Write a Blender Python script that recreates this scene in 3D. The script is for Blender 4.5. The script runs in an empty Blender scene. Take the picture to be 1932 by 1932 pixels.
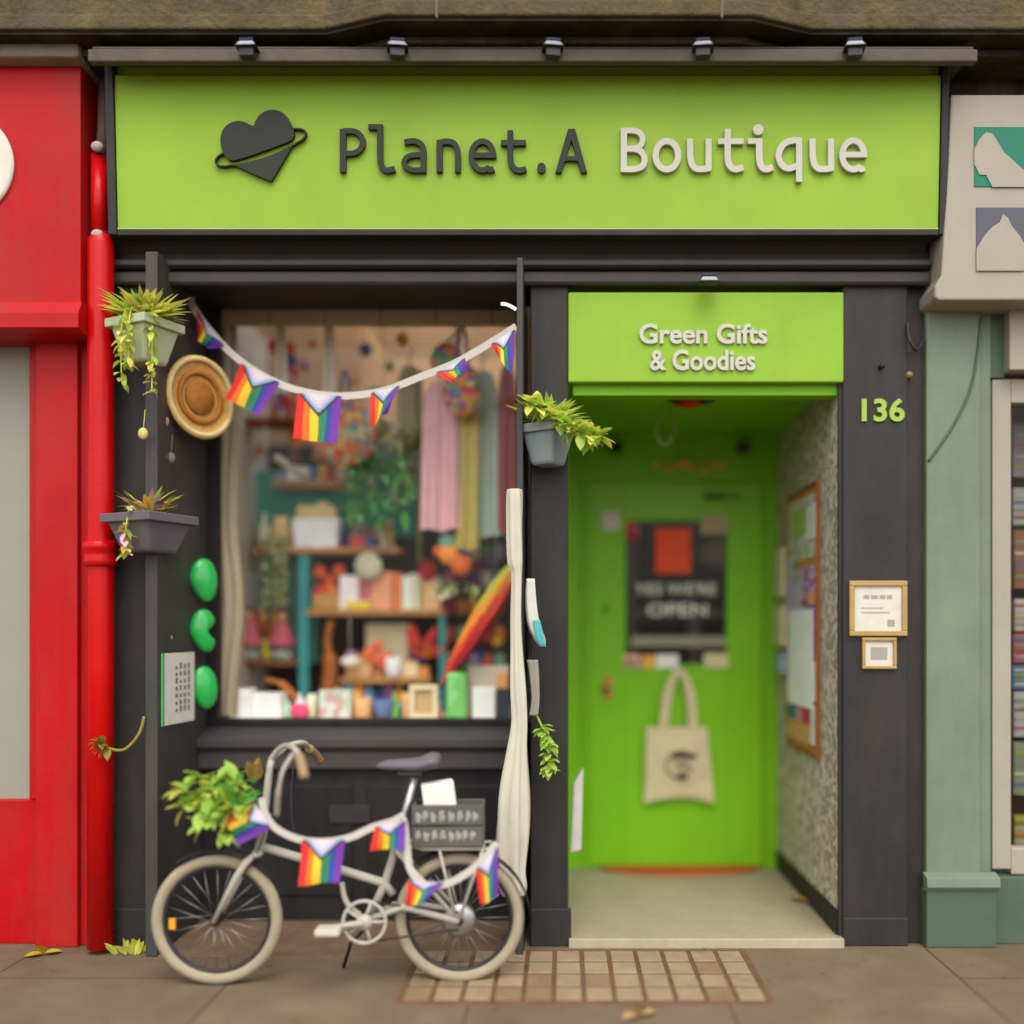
import bpy, bmesh, math, random
import numpy as np
from mathutils import Vector, Matrix
R = math.radians
rnd = random.Random(7)
S = bpy.context.scene
COL = S.collection

# ------------------------------------------------------------------ camera model (used to size things at their real depth)
F, VX, VY, CD, CH = 1935.0, 1060.0, 1190.0, 4.3, 1.32   # focal (px of a 1932 frame), vanishing point, distance, eye height
def P(px, py, y):            # point at depth y (facade plane is y = 0)
    d = CD + y
    return Vector(((px-VX)/F*d, y, CH-(py-VY)/F*d))
def XX(px, y): return (px-VX)/F*(CD+y)
def ZZ(py, y): return CH-(py-VY)/F*(CD+y)

# ------------------------------------------------------------------ materials
def lin(c):
    out = []
    for v in c[:3]:
        v = v/255.0
        out.append(v/12.92 if v <= .04045 else ((v+.055)/1.055)**2.4)
    return (*out, 1.0)
_m = {}
def mat(name, rgb, rough=.6, var=.18, scale=6.0, bump=.0, bscale=60.0, metal=0.0, dirt=0.0, spec=.2, sheen=0.0):
    if name in _m: return _m[name]
    m = bpy.data.materials.new(name); m.use_nodes = True
    nt = m.node_tree; N = nt.nodes; L = nt.links
    b = N['Principled BSDF']
    b.inputs['Roughness'].default_value = rough
    b.inputs['Metallic'].default_value = metal
    b.inputs['Specular IOR Level'].default_value = spec
    tc = N.new('ShaderNodeTexCoord')
    base = lin(rgb)
    n1 = N.new('ShaderNodeTexNoise'); n1.inputs['Scale'].default_value = scale; n1.inputs['Detail'].default_value = 8
    n1.inputs['Roughness'].default_value = .65
    L.new(tc.outputs['Object'], n1.inputs['Vector'])
    cr = N.new('ShaderNodeValToRGB')
    cr.color_ramp.elements[0].position = .3; cr.color_ramp.elements[1].position = .7
    lo = [max(0, c*(1-var)) for c in base[:3]]; hi = [min(1, c*(1+var*.7)) for c in base[:3]]
    cr.color_ramp.elements[0].color = (*lo, 1); cr.color_ramp.elements[1].color = (*hi, 1)
    L.new(n1.outputs['Fac'], cr.inputs['Fac'])
    out = cr.outputs['Color']
    if dirt > 0:
        n2 = N.new('ShaderNodeTexNoise'); n2.inputs['Scale'].default_value = 2.2; n2.inputs['Detail'].default_value = 10
        n2.inputs['Roughness'].default_value = .7
        mp = N.new('ShaderNodeMapping'); mp.inputs['Scale'].default_value = (2.2, 2.2, .55)
        L.new(tc.outputs['Object'], mp.inputs['Vector']); L.new(mp.outputs['Vector'], n2.inputs['Vector'])
        r2 = N.new('ShaderNodeValToRGB'); r2.color_ramp.elements[0].position = .42; r2.color_ramp.elements[1].position = .75
        L.new(n2.outputs['Fac'], r2.inputs['Fac'])
        mul = N.new('ShaderNodeMath'); mul.operation = 'MULTIPLY'; mul.inputs[1].default_value = dirt
        L.new(r2.outputs['Color'], mul.inputs[0])
        mx = N.new('ShaderNodeMixRGB'); mx.inputs['Color2'].default_value = (.09, .075, .055, 1)
        L.new(mul.outputs[0], mx.inputs['Fac']); L.new(out, mx.inputs['Color1']); out = mx.outputs['Color']
    L.new(out, b.inputs['Base Color'])
    rr = N.new('ShaderNodeMapRange'); rr.inputs['To Min'].default_value = max(.05, rough-.12); rr.inputs['To Max'].default_value = min(1, rough+.12)
    L.new(n1.outputs['Fac'], rr.inputs['Value']); L.new(rr.outputs['Result'], b.inputs['Roughness'])
    if bump > 0:
        n3 = N.new('ShaderNodeTexNoise'); n3.inputs['Scale'].default_value = bscale; n3.inputs['Detail'].default_value = 6
        L.new(tc.outputs['Object'], n3.inputs['Vector'])
        bp = N.new('ShaderNodeBump'); bp.inputs['Strength'].default_value = bump; bp.inputs['Distance'].default_value = .01
        L.new(n3.outputs['Fac'], bp.inputs['Height']); L.new(bp.outputs['Normal'], b.inputs['Normal'])
    if sheen: b.inputs['Sheen Weight'].default_value = sheen
    _m[name] = m; return m

def vmat(name='painted_cloth', rough=.8):
    if name in _m: return _m[name]
    m = bpy.data.materials.new(name); m.use_nodes = True
    nt = m.node_tree; b = nt.nodes['Principled BSDF']; b.inputs['Roughness'].default_value = rough
    a = nt.nodes.new('ShaderNodeVertexColor'); a.layer_name = 'Col'
    nt.links.new(a.outputs['Color'], b.inputs['Base Color'])
    _m[name] = m; return m

def glassmat(name, refl=.07, tint=(1, 1, 1)):
    if name in _m: return _m[name]
    m = bpy.data.materials.new(name); m.use_nodes = True
    nt = m.node_tree; N = nt.nodes; N.clear()
    o = N.new('ShaderNodeOutputMaterial'); t = N.new('ShaderNodeBsdfTransparent'); t.inputs['Color'].default_value = (*tint, 1)
    g = N.new('ShaderNodeBsdfGlossy'); g.inputs['Roughness'].default_value = .02
    fr = N.new('ShaderNodeFresnel'); fr.inputs['IOR'].default_value = 1.45
    ad = N.new('ShaderNodeMath'); ad.operation = 'MULTIPLY'; ad.inputs[1].default_value = refl/.04
    mx = N.new('ShaderNodeMixShader')
    nt.links.new(fr.outputs['Fac'], ad.inputs[0]); nt.links.new(ad.outputs[0], mx.inputs['Fac'])
    nt.links.new(t.outputs[0], mx.inputs[1]); nt.links.new(g.outputs[0], mx.inputs[2]); nt.links.new(mx.outputs[0], o.inputs['Surface'])
    _m[name] = m; return m

def patmat(name, cols, scale=30, rough=.8, kind='voronoi'):
    """cloth with a busy coloured print"""
    if name in _m: return _m[name]
    m = bpy.data.materials.new(name); m.use_nodes = True
    nt = m.node_tree; N = nt.nodes; L = nt.links; b = N['Principled BSDF']; b.inputs['Roughness'].default_value = rough
    tc = N.new('ShaderNodeTexCoord')
    v = N.new('ShaderNodeTexVoronoi'); v.inputs['Scale'].default_value = scale
    L.new(tc.outputs['Object'], v.inputs['Vector'])
    sp = N.new('ShaderNodeSeparateColor'); L.new(v.outputs['Color'], sp.inputs['Color'])
    cr = N.new('ShaderNodeValToRGB'); cr.color_ramp.interpolation = 'CONSTANT'
    e = cr.color_ramp.elements
    while len(e) < len(cols): e.new(.5)
    for i, c in enumerate(cols):
        e[i].position = i/len(cols); e[i].color = lin(c)
    L.new(sp.outputs['Red'], cr.inputs['Fac']); L.new(cr.outputs['Color'], b.inputs['Base Color'])
    _m[name] = m; return m

# paints
M_sign   = mat('lime_green_paint', (136, 168, 48), .5, .09, 1.6, .06, 25, dirt=.07)
M_signhi = mat('lime_edge_highlight', (168, 190, 112), .5, .08, 8)
M_door   = mat('green_door_paint', (122, 184, 20), .42, .07, 3, .05, 18, dirt=.06)
M_over   = mat('overdoor_green_paint', (132, 170, 46), .5, .07, 4, .08, 25, dirt=.08)
M_black  = mat('charcoal_paint', (46, 43, 42), .5, .16, 4, .12, 30, dirt=.25)
M_black2 = mat('black_paint', (32, 30, 31), .55, .18, 3, .12, 40, dirt=.22)
M_grey   = mat('grey_board_paint', (66, 62, 60), .5, .14, 5, .1, 40, dirt=.25)
M_red    = mat('red_paint', (172, 6, 9), .45, .16, 2.5, .12, 22, dirt=.26)
M_redpipe= mat('red_pipe_paint', (186, 6, 9), .28, .08, 5, .06, 30, dirt=.08)
M_stone  = mat('weathered_stone', (88, 77, 50), .9, .5, 9, .9, 45, dirt=1.0)
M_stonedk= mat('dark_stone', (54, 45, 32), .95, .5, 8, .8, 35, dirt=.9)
M_stonegr= mat('grey_stone', (132, 124, 112), .9, .2, 5, .3, 40, dirt=.35)
M_lead   = mat('grey_lead', (86, 81, 66), .7, .22, 9, .4, 24, dirt=.4)
M_letdk  = mat('dark_letter', (46, 49, 42), .55, .14, 6, .05, 80)
M_letwh  = mat('white_letter', (186, 181, 168), .5, .05, 4)
M_sage   = mat('sage_green_paint', (112, 124, 103), .5, .14, 3, .12, 22, dirt=.3)
M_sagedk = mat('dark_sage_paint', (78, 94, 76), .5, .12, 3, .06, 20, dirt=.2)
M_white  = mat('white_paint', (156, 148, 132), .5, .06, 4, .04, 20, dirt=.1)
M_frost  = mat('frosted_pale_film', (140, 138, 124), .6, .05, 3)
M_paper  = mat('white_paper', (232, 228, 220), .8, .04, 10)
M_cream  = mat('cream_card', (222, 206, 168), .8, .08, 10)
M_teal   = mat('teal_paint', (50, 160, 134), .6, .18, 5)
M_wood   = mat('pine_wood', (190, 138, 82), .6, .22, 18)
M_woodd  = mat('brown_wood', (128, 82, 44), .6, .25, 14)
M_woodc  = mat('tan_ceiling_boards', (176, 134, 92), .8, .2, 6)
M_beige  = mat('beige_trim', (196, 178, 146), .7, .1, 6)
M_metal  = mat('brushed_metal', (170, 168, 164), .35, .08, 12, metal=.9)
M_dkmet  = mat('dark_metal', (54, 52, 54), .4, .1, 10, metal=.3)
M_bikewh = mat('bike_white_enamel', (176, 170, 154), .3, .06, 5, dirt=.12)
M_tyre   = mat('cream_tyre_rubber', (156, 144, 118), .7, .08, 12, .1, 90, dirt=.2)
M_leaf   = None
M_leafy  = None
M_leafd  = None
M_potg   = mat('pale_green_pot', (170, 178, 142), .55, .06, 6)
M_potgr  = mat('grey_pot', (98, 92, 96), .55, .08, 6)
M_potbl  = mat('blue_grey_pot', (128, 140, 138), .55, .06, 6)
M_canvas = mat('cotton_canvas', (206, 190, 152), .9, .06, 30, .15, 300)
M_ribbon = mat('white_ribbon', (190, 184, 172), .85, .04, 20)
M_gbean  = mat('glossy_green_foil', (44, 178, 80), .22, .06, 6, spec=.6)
M_gold   = mat('gold_frame', (168, 138, 84), .45, .12, 14, metal=.25)
M_coir   = mat('orange_coir', (176, 84, 34), .95, .2, 40, .4, 200)
M_lime2  = mat('lime_numeral', (150, 176, 72), .5, .05, 6)
M_cork   = mat('cork', (196, 142, 76), .9, .2, 60)
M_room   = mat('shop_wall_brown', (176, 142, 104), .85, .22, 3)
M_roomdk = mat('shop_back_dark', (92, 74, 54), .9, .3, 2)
M_curt   = mat('linen_curtain', (186, 170, 142), .9, .08, 12)
M_inkdk  = mat('dark_ink', (52, 54, 50), .8, .1, 10)
M_solar  = mat('solar_cell', (34, 36, 58), .2, .1, 10)
M_lens   = mat('white_light_lens', (150, 150, 156), .35, .05, 8)
M_tealsq = mat('teal_sign_square', (34, 112, 88), .5, .05, 4)
M_greysq = mat('slate_sign_square', (84, 84, 92), .5, .05, 4)
M_wick   = mat('wicker', (204, 158, 88), .8, .25, 40, .5, 120)
M_wickd  = mat('wicker_dark', (168, 108, 44), .8, .25, 40, .5, 120)
def leafmat(name, rgb):
    m = mat(name, rgb, .5, .16, 20); nt = m.node_tree; N = nt.nodes; L = nt.links; b = N['Principled BSDF']
    t = N.new('ShaderNodeBsdfTranslucent'); mx = N.new('ShaderNodeMixShader'); mx.inputs['Fac'].default_value = .4
    src = b.inputs['Base Color'].links[0].from_socket; L.new(src, t.inputs['Color'])
    o = N['Material Output']; L.new(b.outputs[0], mx.inputs[1]); L.new(t.outputs[0], mx.inputs[2]); L.new(mx.outputs[0], o.inputs['Surface'])
    return m
def C(r, g, b, rough=.65): return mat('colour_%d_%d_%d' % (r, g, b), (r, g, b), rough, .1, 14)

M_leaf = leafmat('leaf_green', (180, 210, 92)); M_leafy = leafmat('leaf_yellow_green', (226, 226, 104)); M_leafd = leafmat('leaf_deep_green', (90, 176, 80))
# ------------------------------------------------------------------ mesh builder
class MB:
    def __init__(s): s.v = []; s.f = []; s.mi = []; s.col = None; s.sm = []
    def add(s, vs, fs, mi=0, smooth=False):
        o = len(s.v); s.v += [tuple(v) for v in vs]
        for f in fs: s.f.append([i+o for i in f]); s.mi.append(mi); s.sm.append(smooth)
        return s
    def box(s, x0, x1, y0, y1, z0, z1, mi=0):
        if x0 > x1: x0, x1 = x1, x0
        if y0 > y1: y0, y1 = y1, y0
        if z0 > z1: z0, z1 = z1, z0
        v = [(x0,y0,z0),(x1,y0,z0),(x1,y1,z0),(x0,y1,z0),(x0,y0,z1),(x1,y0,z1),(x1,y1,z1),(x0,y1,z1)]
        return s.add(v, [(0,3,2,1),(4,5,6,7),(0,1,5,4),(1,2,6,5),(2,3,7,6),(3,0,4,7)], mi)
    def prism(s, pts, y0, y1, mi=0, smooth=False):
        """polygon in (x,z) extruded from y0 (front) to y1"""
        n = len(pts)
        a = sum(pts[i][0]*pts[(i+1)%n][1]-pts[(i+1)%n][0]*pts[i][1] for i in range(n))
        if a < 0: pts = pts[::-1]
        v = [(p[0], y0, p[1]) for p in pts]+[(p[0], y1, p[1]) for p in pts]
        fs = [tuple(range(n)), tuple(range(2*n-1, n-1, -1))]
        s.add(v, fs+[(i, i+n, (i+1)%n+n, (i+1)%n) for i in range(n)], mi)
        return s
    def prismx(s, pts, x0, x1, mi=0):
        """profile in (y,z) swept along x"""
        n = len(pts)
        v = [(x0, p[0], p[1]) for p in pts]+[(x1, p[0], p[1]) for p in pts]
        s.add(v, [tuple(range(n)), tuple(range(2*n-1, n-1, -1))]+[(i, (i+1)%n, (i+1)%n+n, i+n)[::-1] for i in range(n)], mi)
        return s
    def prismz(s, pts, z0, z1, mi=0):
        n = len(pts)
        v = [(p[0], p[1], z0) for p in pts]+[(p[0], p[1], z1) for p in pts]
        s.add(v, [tuple(range(n))[::-1], tuple(range(n, 2*n))]+[(i, (i+1)%n, (i+1)%n+n, i+n) for i in range(n)], mi)
        return s
    def tube(s, pts, r, n=10, mi=0, caps=True, closed=False):
        pts = [Vector(p) for p in pts]; k = len(pts)
        rr = r if isinstance(r, (list, tuple)) else [r]*k
        vs = []; up = None
        for i, p in enumerate(pts):
            if closed: t = pts[(i+1)%k]-pts[i-1]
            else: t = pts[min(i+1, k-1)]-pts[max(i-1, 0)]
            if t.length < 1e-9: t = Vector((0, 0, 1))
            t.normalize()
            if up is None:
                up = Vector((0, 0, 1)) if abs(t.z) < .9 else Vector((0, 1, 0))
            a = (up-t*up.dot(t)); a.normalize(); b = t.cross(a); up = a
            for j in range(n):
                q = 2*math.pi*j/n
                vs.append(p+(a*math.cos(q)+b*math.sin(q))*rr[i])
        fs = []
        m = k if closed else k-1
        for i in range(m):
            for j in range(n):
                i2 = (i+1)%k
                fs.append((i*n+j, i*n+(j+1)%n, i2*n+(j+1)%n, i2*n+j))
        if caps and not closed:
            fs.append(tuple(range(n))[::-1]); fs.append(tuple((k-1)*n+j for j in range(n)))
        return s.add(vs, fs, mi, True)
    def lathe(s, prof, c=(0,0,0), n=24, mi=0, axis='z', smooth=True):
        vs = []; k = len(prof)
        for (r, h) in prof:
            for j in range(n):
                q = 2*math.pi*j/n; a, b = r*math.cos(q), r*math.sin(q)
                v = (a, b, h) if axis == 'z' else (a, h, b) if axis == 'y' else (h, a, b)
                vs.append((v[0]+c[0], v[1]+c[1], v[2]+c[2]))
        fs = [(i*n+j, i*n+(j+1)%n, (i+1)*n+(j+1)%n, (i+1)*n+j) for i in range(k-1) for j in range(n)]
        fs += [tuple(range(n))[::-1], tuple((k-1)*n+j for j in range(n))]
        return s.add(vs, fs, mi, smooth)
    def blob(s, c, r, n=10, mi=0, noise=0.0):
        prof = []
        vs = []; fs = []; m = n
        for i in range(m+1):
            th = math.pi*i/m
            for j in range(2*n):
                ph = math.pi*j/n
                k = 1+noise*math.sin(3.1*ph+2*th)*math.sin(2.3*th+ph)
                vs.append((c[0]+r[0]*k*math.sin(th)*math.cos(ph), c[1]+r[1]*k*math.sin(th)*math.sin(ph), c[2]+r[2]*k*math.cos(th)))
        w = 2*n
        for i in range(m):
            for j in range(w): fs.append((i*w+j, (i+1)*w+j, (i+1)*w+(j+1)%w, i*w+(j+1)%w))
        return s.add(vs, fs, mi, True)
    def leaf(s, base, d, up, L, W, mi=0, bend=.3):
        d = Vector(d).normalized(); up = Vector(up)
        sd = d.cross(up)
        if sd.length < 1e-4: sd = Vector((1, 0, 0))
        sd.normalize(); nn = sd.cross(d).normalized(); b = Vector(base)
        prof = [(0, .12), (.25, .8), (.5, 1), (.75, .72), (1, .04)]
        vs = []
        for t, w in prof:
            c = b+d*(L*t)-nn*(bend*L*t*t)
            vs += [c-sd*(W*w*.5)+nn*(W*.12*w), c, c+sd*(W*w*.5)+nn*(W*.12*w)]
        fs = []
        for i in range(4):
            a = i*3
            fs += [(a, a+1, a+4, a+3), (a+1, a+2, a+5, a+4)]
        return s.add(vs, fs, mi, True)
    def build(s, name, mats, parent=None, bev=0.0, org=None, smooth_angle=None):
        off = Vector((0, 0, 0)); q = parent; rot = False
        while q is not None:
            if q.get('_local'): rot = True
            off += q.location; q = q.parent
        if rot: off = Vector((0, 0, 0))
        loc = Vector((0, 0, 0))
        if parent is None and s.v:
            a = np.array(s.v); lo, hi = a.min(0), a.max(0)
            loc = Vector(((lo[0]+hi[0])/2, (lo[1]+hi[1])/2, lo[2])) if org is None else Vector(org)
            off = loc
        me = bpy.data.meshes.new(name)
        me.from_pydata([(v[0]-off.x, v[1]-off.y, v[2]-off.z) for v in s.v], [], s.f)
        for m in (mats if isinstance(mats, (list, tuple)) else [mats]): me.materials.append(m)
        me.polygons.foreach_set('material_index', s.mi)
        me.polygons.foreach_set('use_smooth', s.sm)
        if s.col is not None:
            ca = me.color_attributes.new('Col', 'FLOAT_COLOR', 'CORNER')
            data = []
            for f, c in zip(s.f, s.col): data += list(c)*len(f)
            ca.data.foreach_set('color', data)
        me.update()
        o = bpy.data.objects.new(name, me); COL.objects.link(o)
        o.location = loc
        if parent is not None: o.parent = parent
        if bev:
            bm = o.modifiers.new('bevel', 'BEVEL'); bm.width = bev; bm.segments = 2; bm.limit_method = 'ANGLE'; bm.angle_limit = R(40)
        return o
def tag(o, label=None, cat=None, group=None, kind=None):
    if label: o['label'] = label
    if cat: o['category'] = cat
    if group: o['group'] = group
    if kind: o['kind'] = kind
    return o
def thing(name, label, cat, loc=(0, 0, 0), group=None, local=False, rz=0):
    o = bpy.data.objects.new(name, None); COL.objects.link(o); o.location = loc
    o.empty_display_size = .05; o.rotation_euler = (0, 0, rz)
    if local: o['_local'] = 1
    return tag(o, label, cat, group)
def smooth_path(pts, k=6):
    pts = [Vector(p) for p in pts]; out = []
    n = len(pts)
    for i in range(n-1):
        p0, p1, p2, p3 = pts[max(i-1, 0)], pts[i], pts[i+1], pts[min(i+2, n-1)]
        for j in range(k):
            t = j/k
            out.append(.5*((2*p1)+(p2-p0)*t+(2*p0-5*p1+4*p2-p3)*t*t+(3*p1-p0-3*p2+p3)*t**3))
    out.append(pts[-1]); return out

# ------------------------------------------------------------------ cut-out lettering: strokes -> signed distance grid -> contours -> extruded mesh
def cat2(pts, k=8):
    return [(p.x, p.y) for p in smooth_path([(a, b, 0) for a, b in pts], k)]
def sdf_grid(shapes, x0, x1, y0, y1, step):
    xs = np.arange(x0, x1+step, step); ys = np.arange(y0, y1+step, step)
    GX, GY = np.meshgrid(xs, ys); D = np.full(GX.shape, 1e9)
    for sh in shapes:
        k = sh[0]
        if k == 'path':
            pts, w = sh[1], sh[2]/2
            cum = [0]
            for i in range(len(pts)-1): cum.append(cum[-1]+math.hypot(pts[i+1][0]-pts[i][0], pts[i+1][1]-pts[i][1]))
            for i in range(len(pts)-1):
                (ax, ay), (bx, by) = pts[i], pts[i+1]
                dx, dy = bx-ax, by-ay; l = math.hypot(dx, dy)
                if l < 1e-6: continue
                dx /= l; dy /= l
                u = (GX-ax)*dx+(GY-ay)*dy-l/2; v = -(GX-ax)*dy+(GY-ay)*dx
                D = np.minimum(D, np.maximum(np.abs(u)-l/2, np.abs(v)-w))
                if i > 0: D = np.minimum(D, np.hypot(GX-ax, GY-ay)-min(w, max(0, min(cum[i], cum[-1]-cum[i]))))
        elif k == 'ell':
            _, cx, cy, rx, ry = sh
            D = np.minimum(D, (np.hypot((GX-cx)/rx, (GY-cy)/ry)-1)*min(rx, ry))
        elif k == 'poly':
            pts = sh[1]; n = len(pts)
            d = np.full(GX.shape, 1e18); ins = np.zeros(GX.shape, bool)
            for i in range(n):
                (ax, ay), (bx, by) = pts[i], pts[(i+1)%n]
                ex, ey = bx-ax, by-ay; wx, wy = GX-ax, GY-ay
                t = np.clip((wx*ex+wy*ey)/(ex*ex+ey*ey+1e-12), 0, 1)
                d = np.minimum(d, (wx-ex*t)**2+(wy-ey*t)**2)
                c = ((ay > GY) != (by > GY)) & (GX < (bx-ax)*(GY-ay)/((by-ay) if abs(by-ay) > 1e-9 else 1e-9)+ax)
                ins ^= c
            D = np.minimum(D, np.where(ins, -1, 1)*np.sqrt(d))
    return xs, ys, D
def contours(xs, ys, D):
    nxt = {}; pos = {}
    H, W = D.shape
    def pt(key):
        if key in pos: return
        k, i, j = key
        if k == 'h':
            a, b = D[j, i], D[j, i+1]; t = a/(a-b); pos[key] = (xs[i]+(xs[i+1]-xs[i])*t, ys[j])
        else:
            a, b = D[j, i], D[j+1, i]; t = a/(a-b); pos[key] = (xs[i], ys[j]+(ys[j+1]-ys[j])*t)
    neg = D < 0
    mixed = ~((neg[:-1, :-1] == neg[1:, :-1]) & (neg[:-1, :-1] == neg[:-1, 1:]) & (neg[:-1, :-1] == neg[1:, 1:]))
    for j, i in zip(*np.nonzero(mixed)):
        c = [neg[j, i], neg[j, i+1], neg[j+1, i+1], neg[j+1, i]]
        e = [('h', i, j), ('v', i+1, j), ('h', i, j+1), ('v', i, j)]
        # walk cell edges; keep the inside on the left
        ent = []; ex = []
        for q in range(4):
            if c[q] and not c[(q+1)%4]: ex.append(q)
            if not c[q] and c[(q+1)%4]: ent.append(q)
        for q in ex:
            best = min(ent, key=lambda r: (q-r)%4)
            pt(e[q]); pt(e[best]); nxt[e[q]] = e[best]
    loops = []
    while nxt:
        k0, k = next(iter(nxt.items())); loop = [k0]; del nxt[k0]
        while k != k0 and k in nxt:
            loop.append(k); k = nxt.pop(k)
        loops.append([pos[q] for q in loop])
    return loops
def simplify(loop, eps):
    def dp(a):
        if len(a) < 3: return a
        p, q = np.array(a[0]), np.array(a[-1]); d = q-p; l = np.hypot(*d)
        b = np.array(a[1:-1])-p
        dist = np.abs(b[:, 0]*d[1]-b[:, 1]*d[0])/l if l > 1e-9 else np.hypot(b[:, 0], b[:, 1])
        i = int(dist.argmax())
        if dist[i] < eps: return [a[0], a[-1]]
        return dp(a[:i+2])[:-1]+dp(a[i+1:])
    h = len(loop)//2
    return dp(loop[:h+1])[:-1]+dp(loop[h:]+[loop[0]])[:-1]
def extrude_loops(loops, depth, bevel=0.0):
    """loops in metres -> mesh data in (u, v, w), front face at w = 0, going back to w = depth"""
    cu = bpy.data.curves.new('tmp', 'CURVE'); cu.dimensions = '2D'; cu.fill_mode = 'BOTH'
    cu.extrude = depth/2-bevel; cu.bevel_depth = bevel; cu.bevel_resolution = 1; cu.offset = -bevel
    for lp in loops:
        sp = cu.splines.new('POLY'); sp.points.add(len(lp)-1); sp.use_cyclic_u = True
        for p, q in zip(sp.points, lp): p.co = (q[0], q[1], 0, 1)
    ob = bpy.data.objects.new('tmp', cu); COL.objects.link(ob)
    dg = bpy.context.evaluated_depsgraph_get(); me = bpy.data.meshes.new_from_object(ob.evaluated_get(dg))
    vs = [(v.co.x, v.co.y, depth/2-v.co.z) for v in me.vertices]; fs = [tuple(p.vertices) for p in me.polygons]
    bpy.data.objects.remove(ob); bpy.data.curves.remove(cu); bpy.data.meshes.remove(me)
    return vs, fs
def text_data(body, depth, bold=0.0):
    cu = bpy.data.curves.new('tmp', 'FONT'); cu.body = body; cu.size = 1; cu.extrude = .001; cu.offset = bold; cu.resolution_u = 4
    ob = bpy.data.objects.new('tmp', cu); COL.objects.link(ob)
    dg = bpy.context.evaluated_depsgraph_get(); me = bpy.data.meshes.new_from_object(ob.evaluated_get(dg))
    a = [v.co.copy() for v in me.vertices]; fs = [tuple(p.vertices) for p in me.polygons]
    lo = (min(v.x for v in a), min(v.y for v in a)); hi = (max(v.x for v in a), max(v.y for v in a))
    vs = [((v.x-lo[0])/(hi[0]-lo[0]), (v.y-lo[1])/(hi[1]-lo[1]), depth if v.z < 0 else 0) for v in a]
    bpy.data.objects.remove(ob); bpy.data.curves.remove(cu); bpy.data.meshes.remove(me)
    return vs, fs
def text_on(mb, body, o, U, V, depth, bold=.0, mi=0):
    """o lower-left corner, U and V the full width and height vectors of the text box; stands proud of the plane"""
    U = Vector(U); V = Vector(V); N = U.cross(V).normalized()
    vs, fs = text_data(body, depth, bold); o = Vector(o)
    mb.add([o+U*u+V*v+N*(depth-w) for u, v, w in vs], fs, mi)

# painted cloth: a grid between four corners with colour by (u, v)
RB = [(214, 40, 34), (238, 108, 30), (236, 196, 44), (52, 128, 84), (44, 72, 152), (110, 48, 150)]
def progress(u, v):
    d = v+abs(u-.5)*1.05
    if d < .22: return (206, 200, 202)
    if d < .31: return (226, 178, 196)
    if d < .40: return (124, 178, 214)
    if d < .45: return (112, 74, 48)
    if d < .50: return (48, 42, 46)
    return RB[min(5, int(u*6))]
def cloth_quad(c, fn, n=22, wave=.012, ph=0.0, flip=False, th=0):
    """c: four corners top-left, top-right, bottom-right, bottom-left"""
    c = [Vector(p) for p in c]; mb = MB(); mb.col = []
    nrm = (c[1]-c[0]).cross(c[3]-c[0])
    nrm = nrm.normalized() if nrm.length > 1e-9 else Vector((0, 1, 0))
    vs = []
    for j in range(n+1):
        for i in range(n+1):
            u, v = i/n, j/n
            p = (c[0]*(1-u)+c[1]*u)*(1-v)+(c[3]*(1-u)+c[2]*u)*v
            p = p+nrm*wave*math.sin(u*7+v*2.4+ph)*v
            vs.append(p)
    fs = []
    for j in range(n):
        for i in range(n):
            fs.append((j*(n+1)+i, j*(n+1)+i+1, (j+1)*(n+1)+i+1, (j+1)*(n+1)+i)); mb.col.append(lin(fn((i+.5)/n, (j+.5)/n)))
    mb.add(vs, fs, 0, True); return mb
def strip(pts, w, up=(0, 0, 1), th=0.0):
    """ribbon along pts, width w in direction perpendicular to the path within the x/z plane"""
    mb = MB(); pts = [Vector(p) for p in pts]; vs = []
    for i, p in enumerate(pts):
        t = pts[min(i+1, len(pts)-1)]-pts[max(i-1, 0)]; t.normalize()
        s = t.cross(Vector((0, -1, 0)))
        s = s.normalized() if s.length > 1e-6 else Vector((1, 0, 0))
        ww = w[i] if isinstance(w, list) else w
        vs += [p-s*ww/2, p+s*ww/2]
    mb.add(vs, [(2*i, 2*i+1, 2*i+3, 2*i+2) for i in range(len(pts)-1)], 0, True)
    return mb
def hang_cloth(x0, x1, z0, z1, y, folds=3, amp=.02, nx=30, nz=14, taper=1.0, ph=0.0, rag=.0, shoulder=0.0):
    """hanging fabric with vertical folds"""
    mb = MB(); vs = []
    for j in range(nz+1):
        v = j/nz; w = (taper+(1-taper)*v) if taper != 1 else 1
        if shoulder and v < .18: w *= shoulder+(1-shoulder)*math.sqrt(v/.18)
        cx = (x0+x1)/2
        for i in range(nx+1):
            u = i/nx
            x = cx+(u-.5)*(x1-x0)*w
            vs.append((x, y+amp*math.sin(u*math.pi*2*folds+ph+v*.8)*(.3+.7*v), z1+(z0-z1)*v+rag*math.sin(u*9+ph)*v))
    w = nx+1
    mb.add(vs, [(j*w+i, (j+1)*w+i, (j+1)*w+i+1, j*w+i+1) for j in range(nz) for i in range(nx)], 0, True)
    return mb

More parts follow.
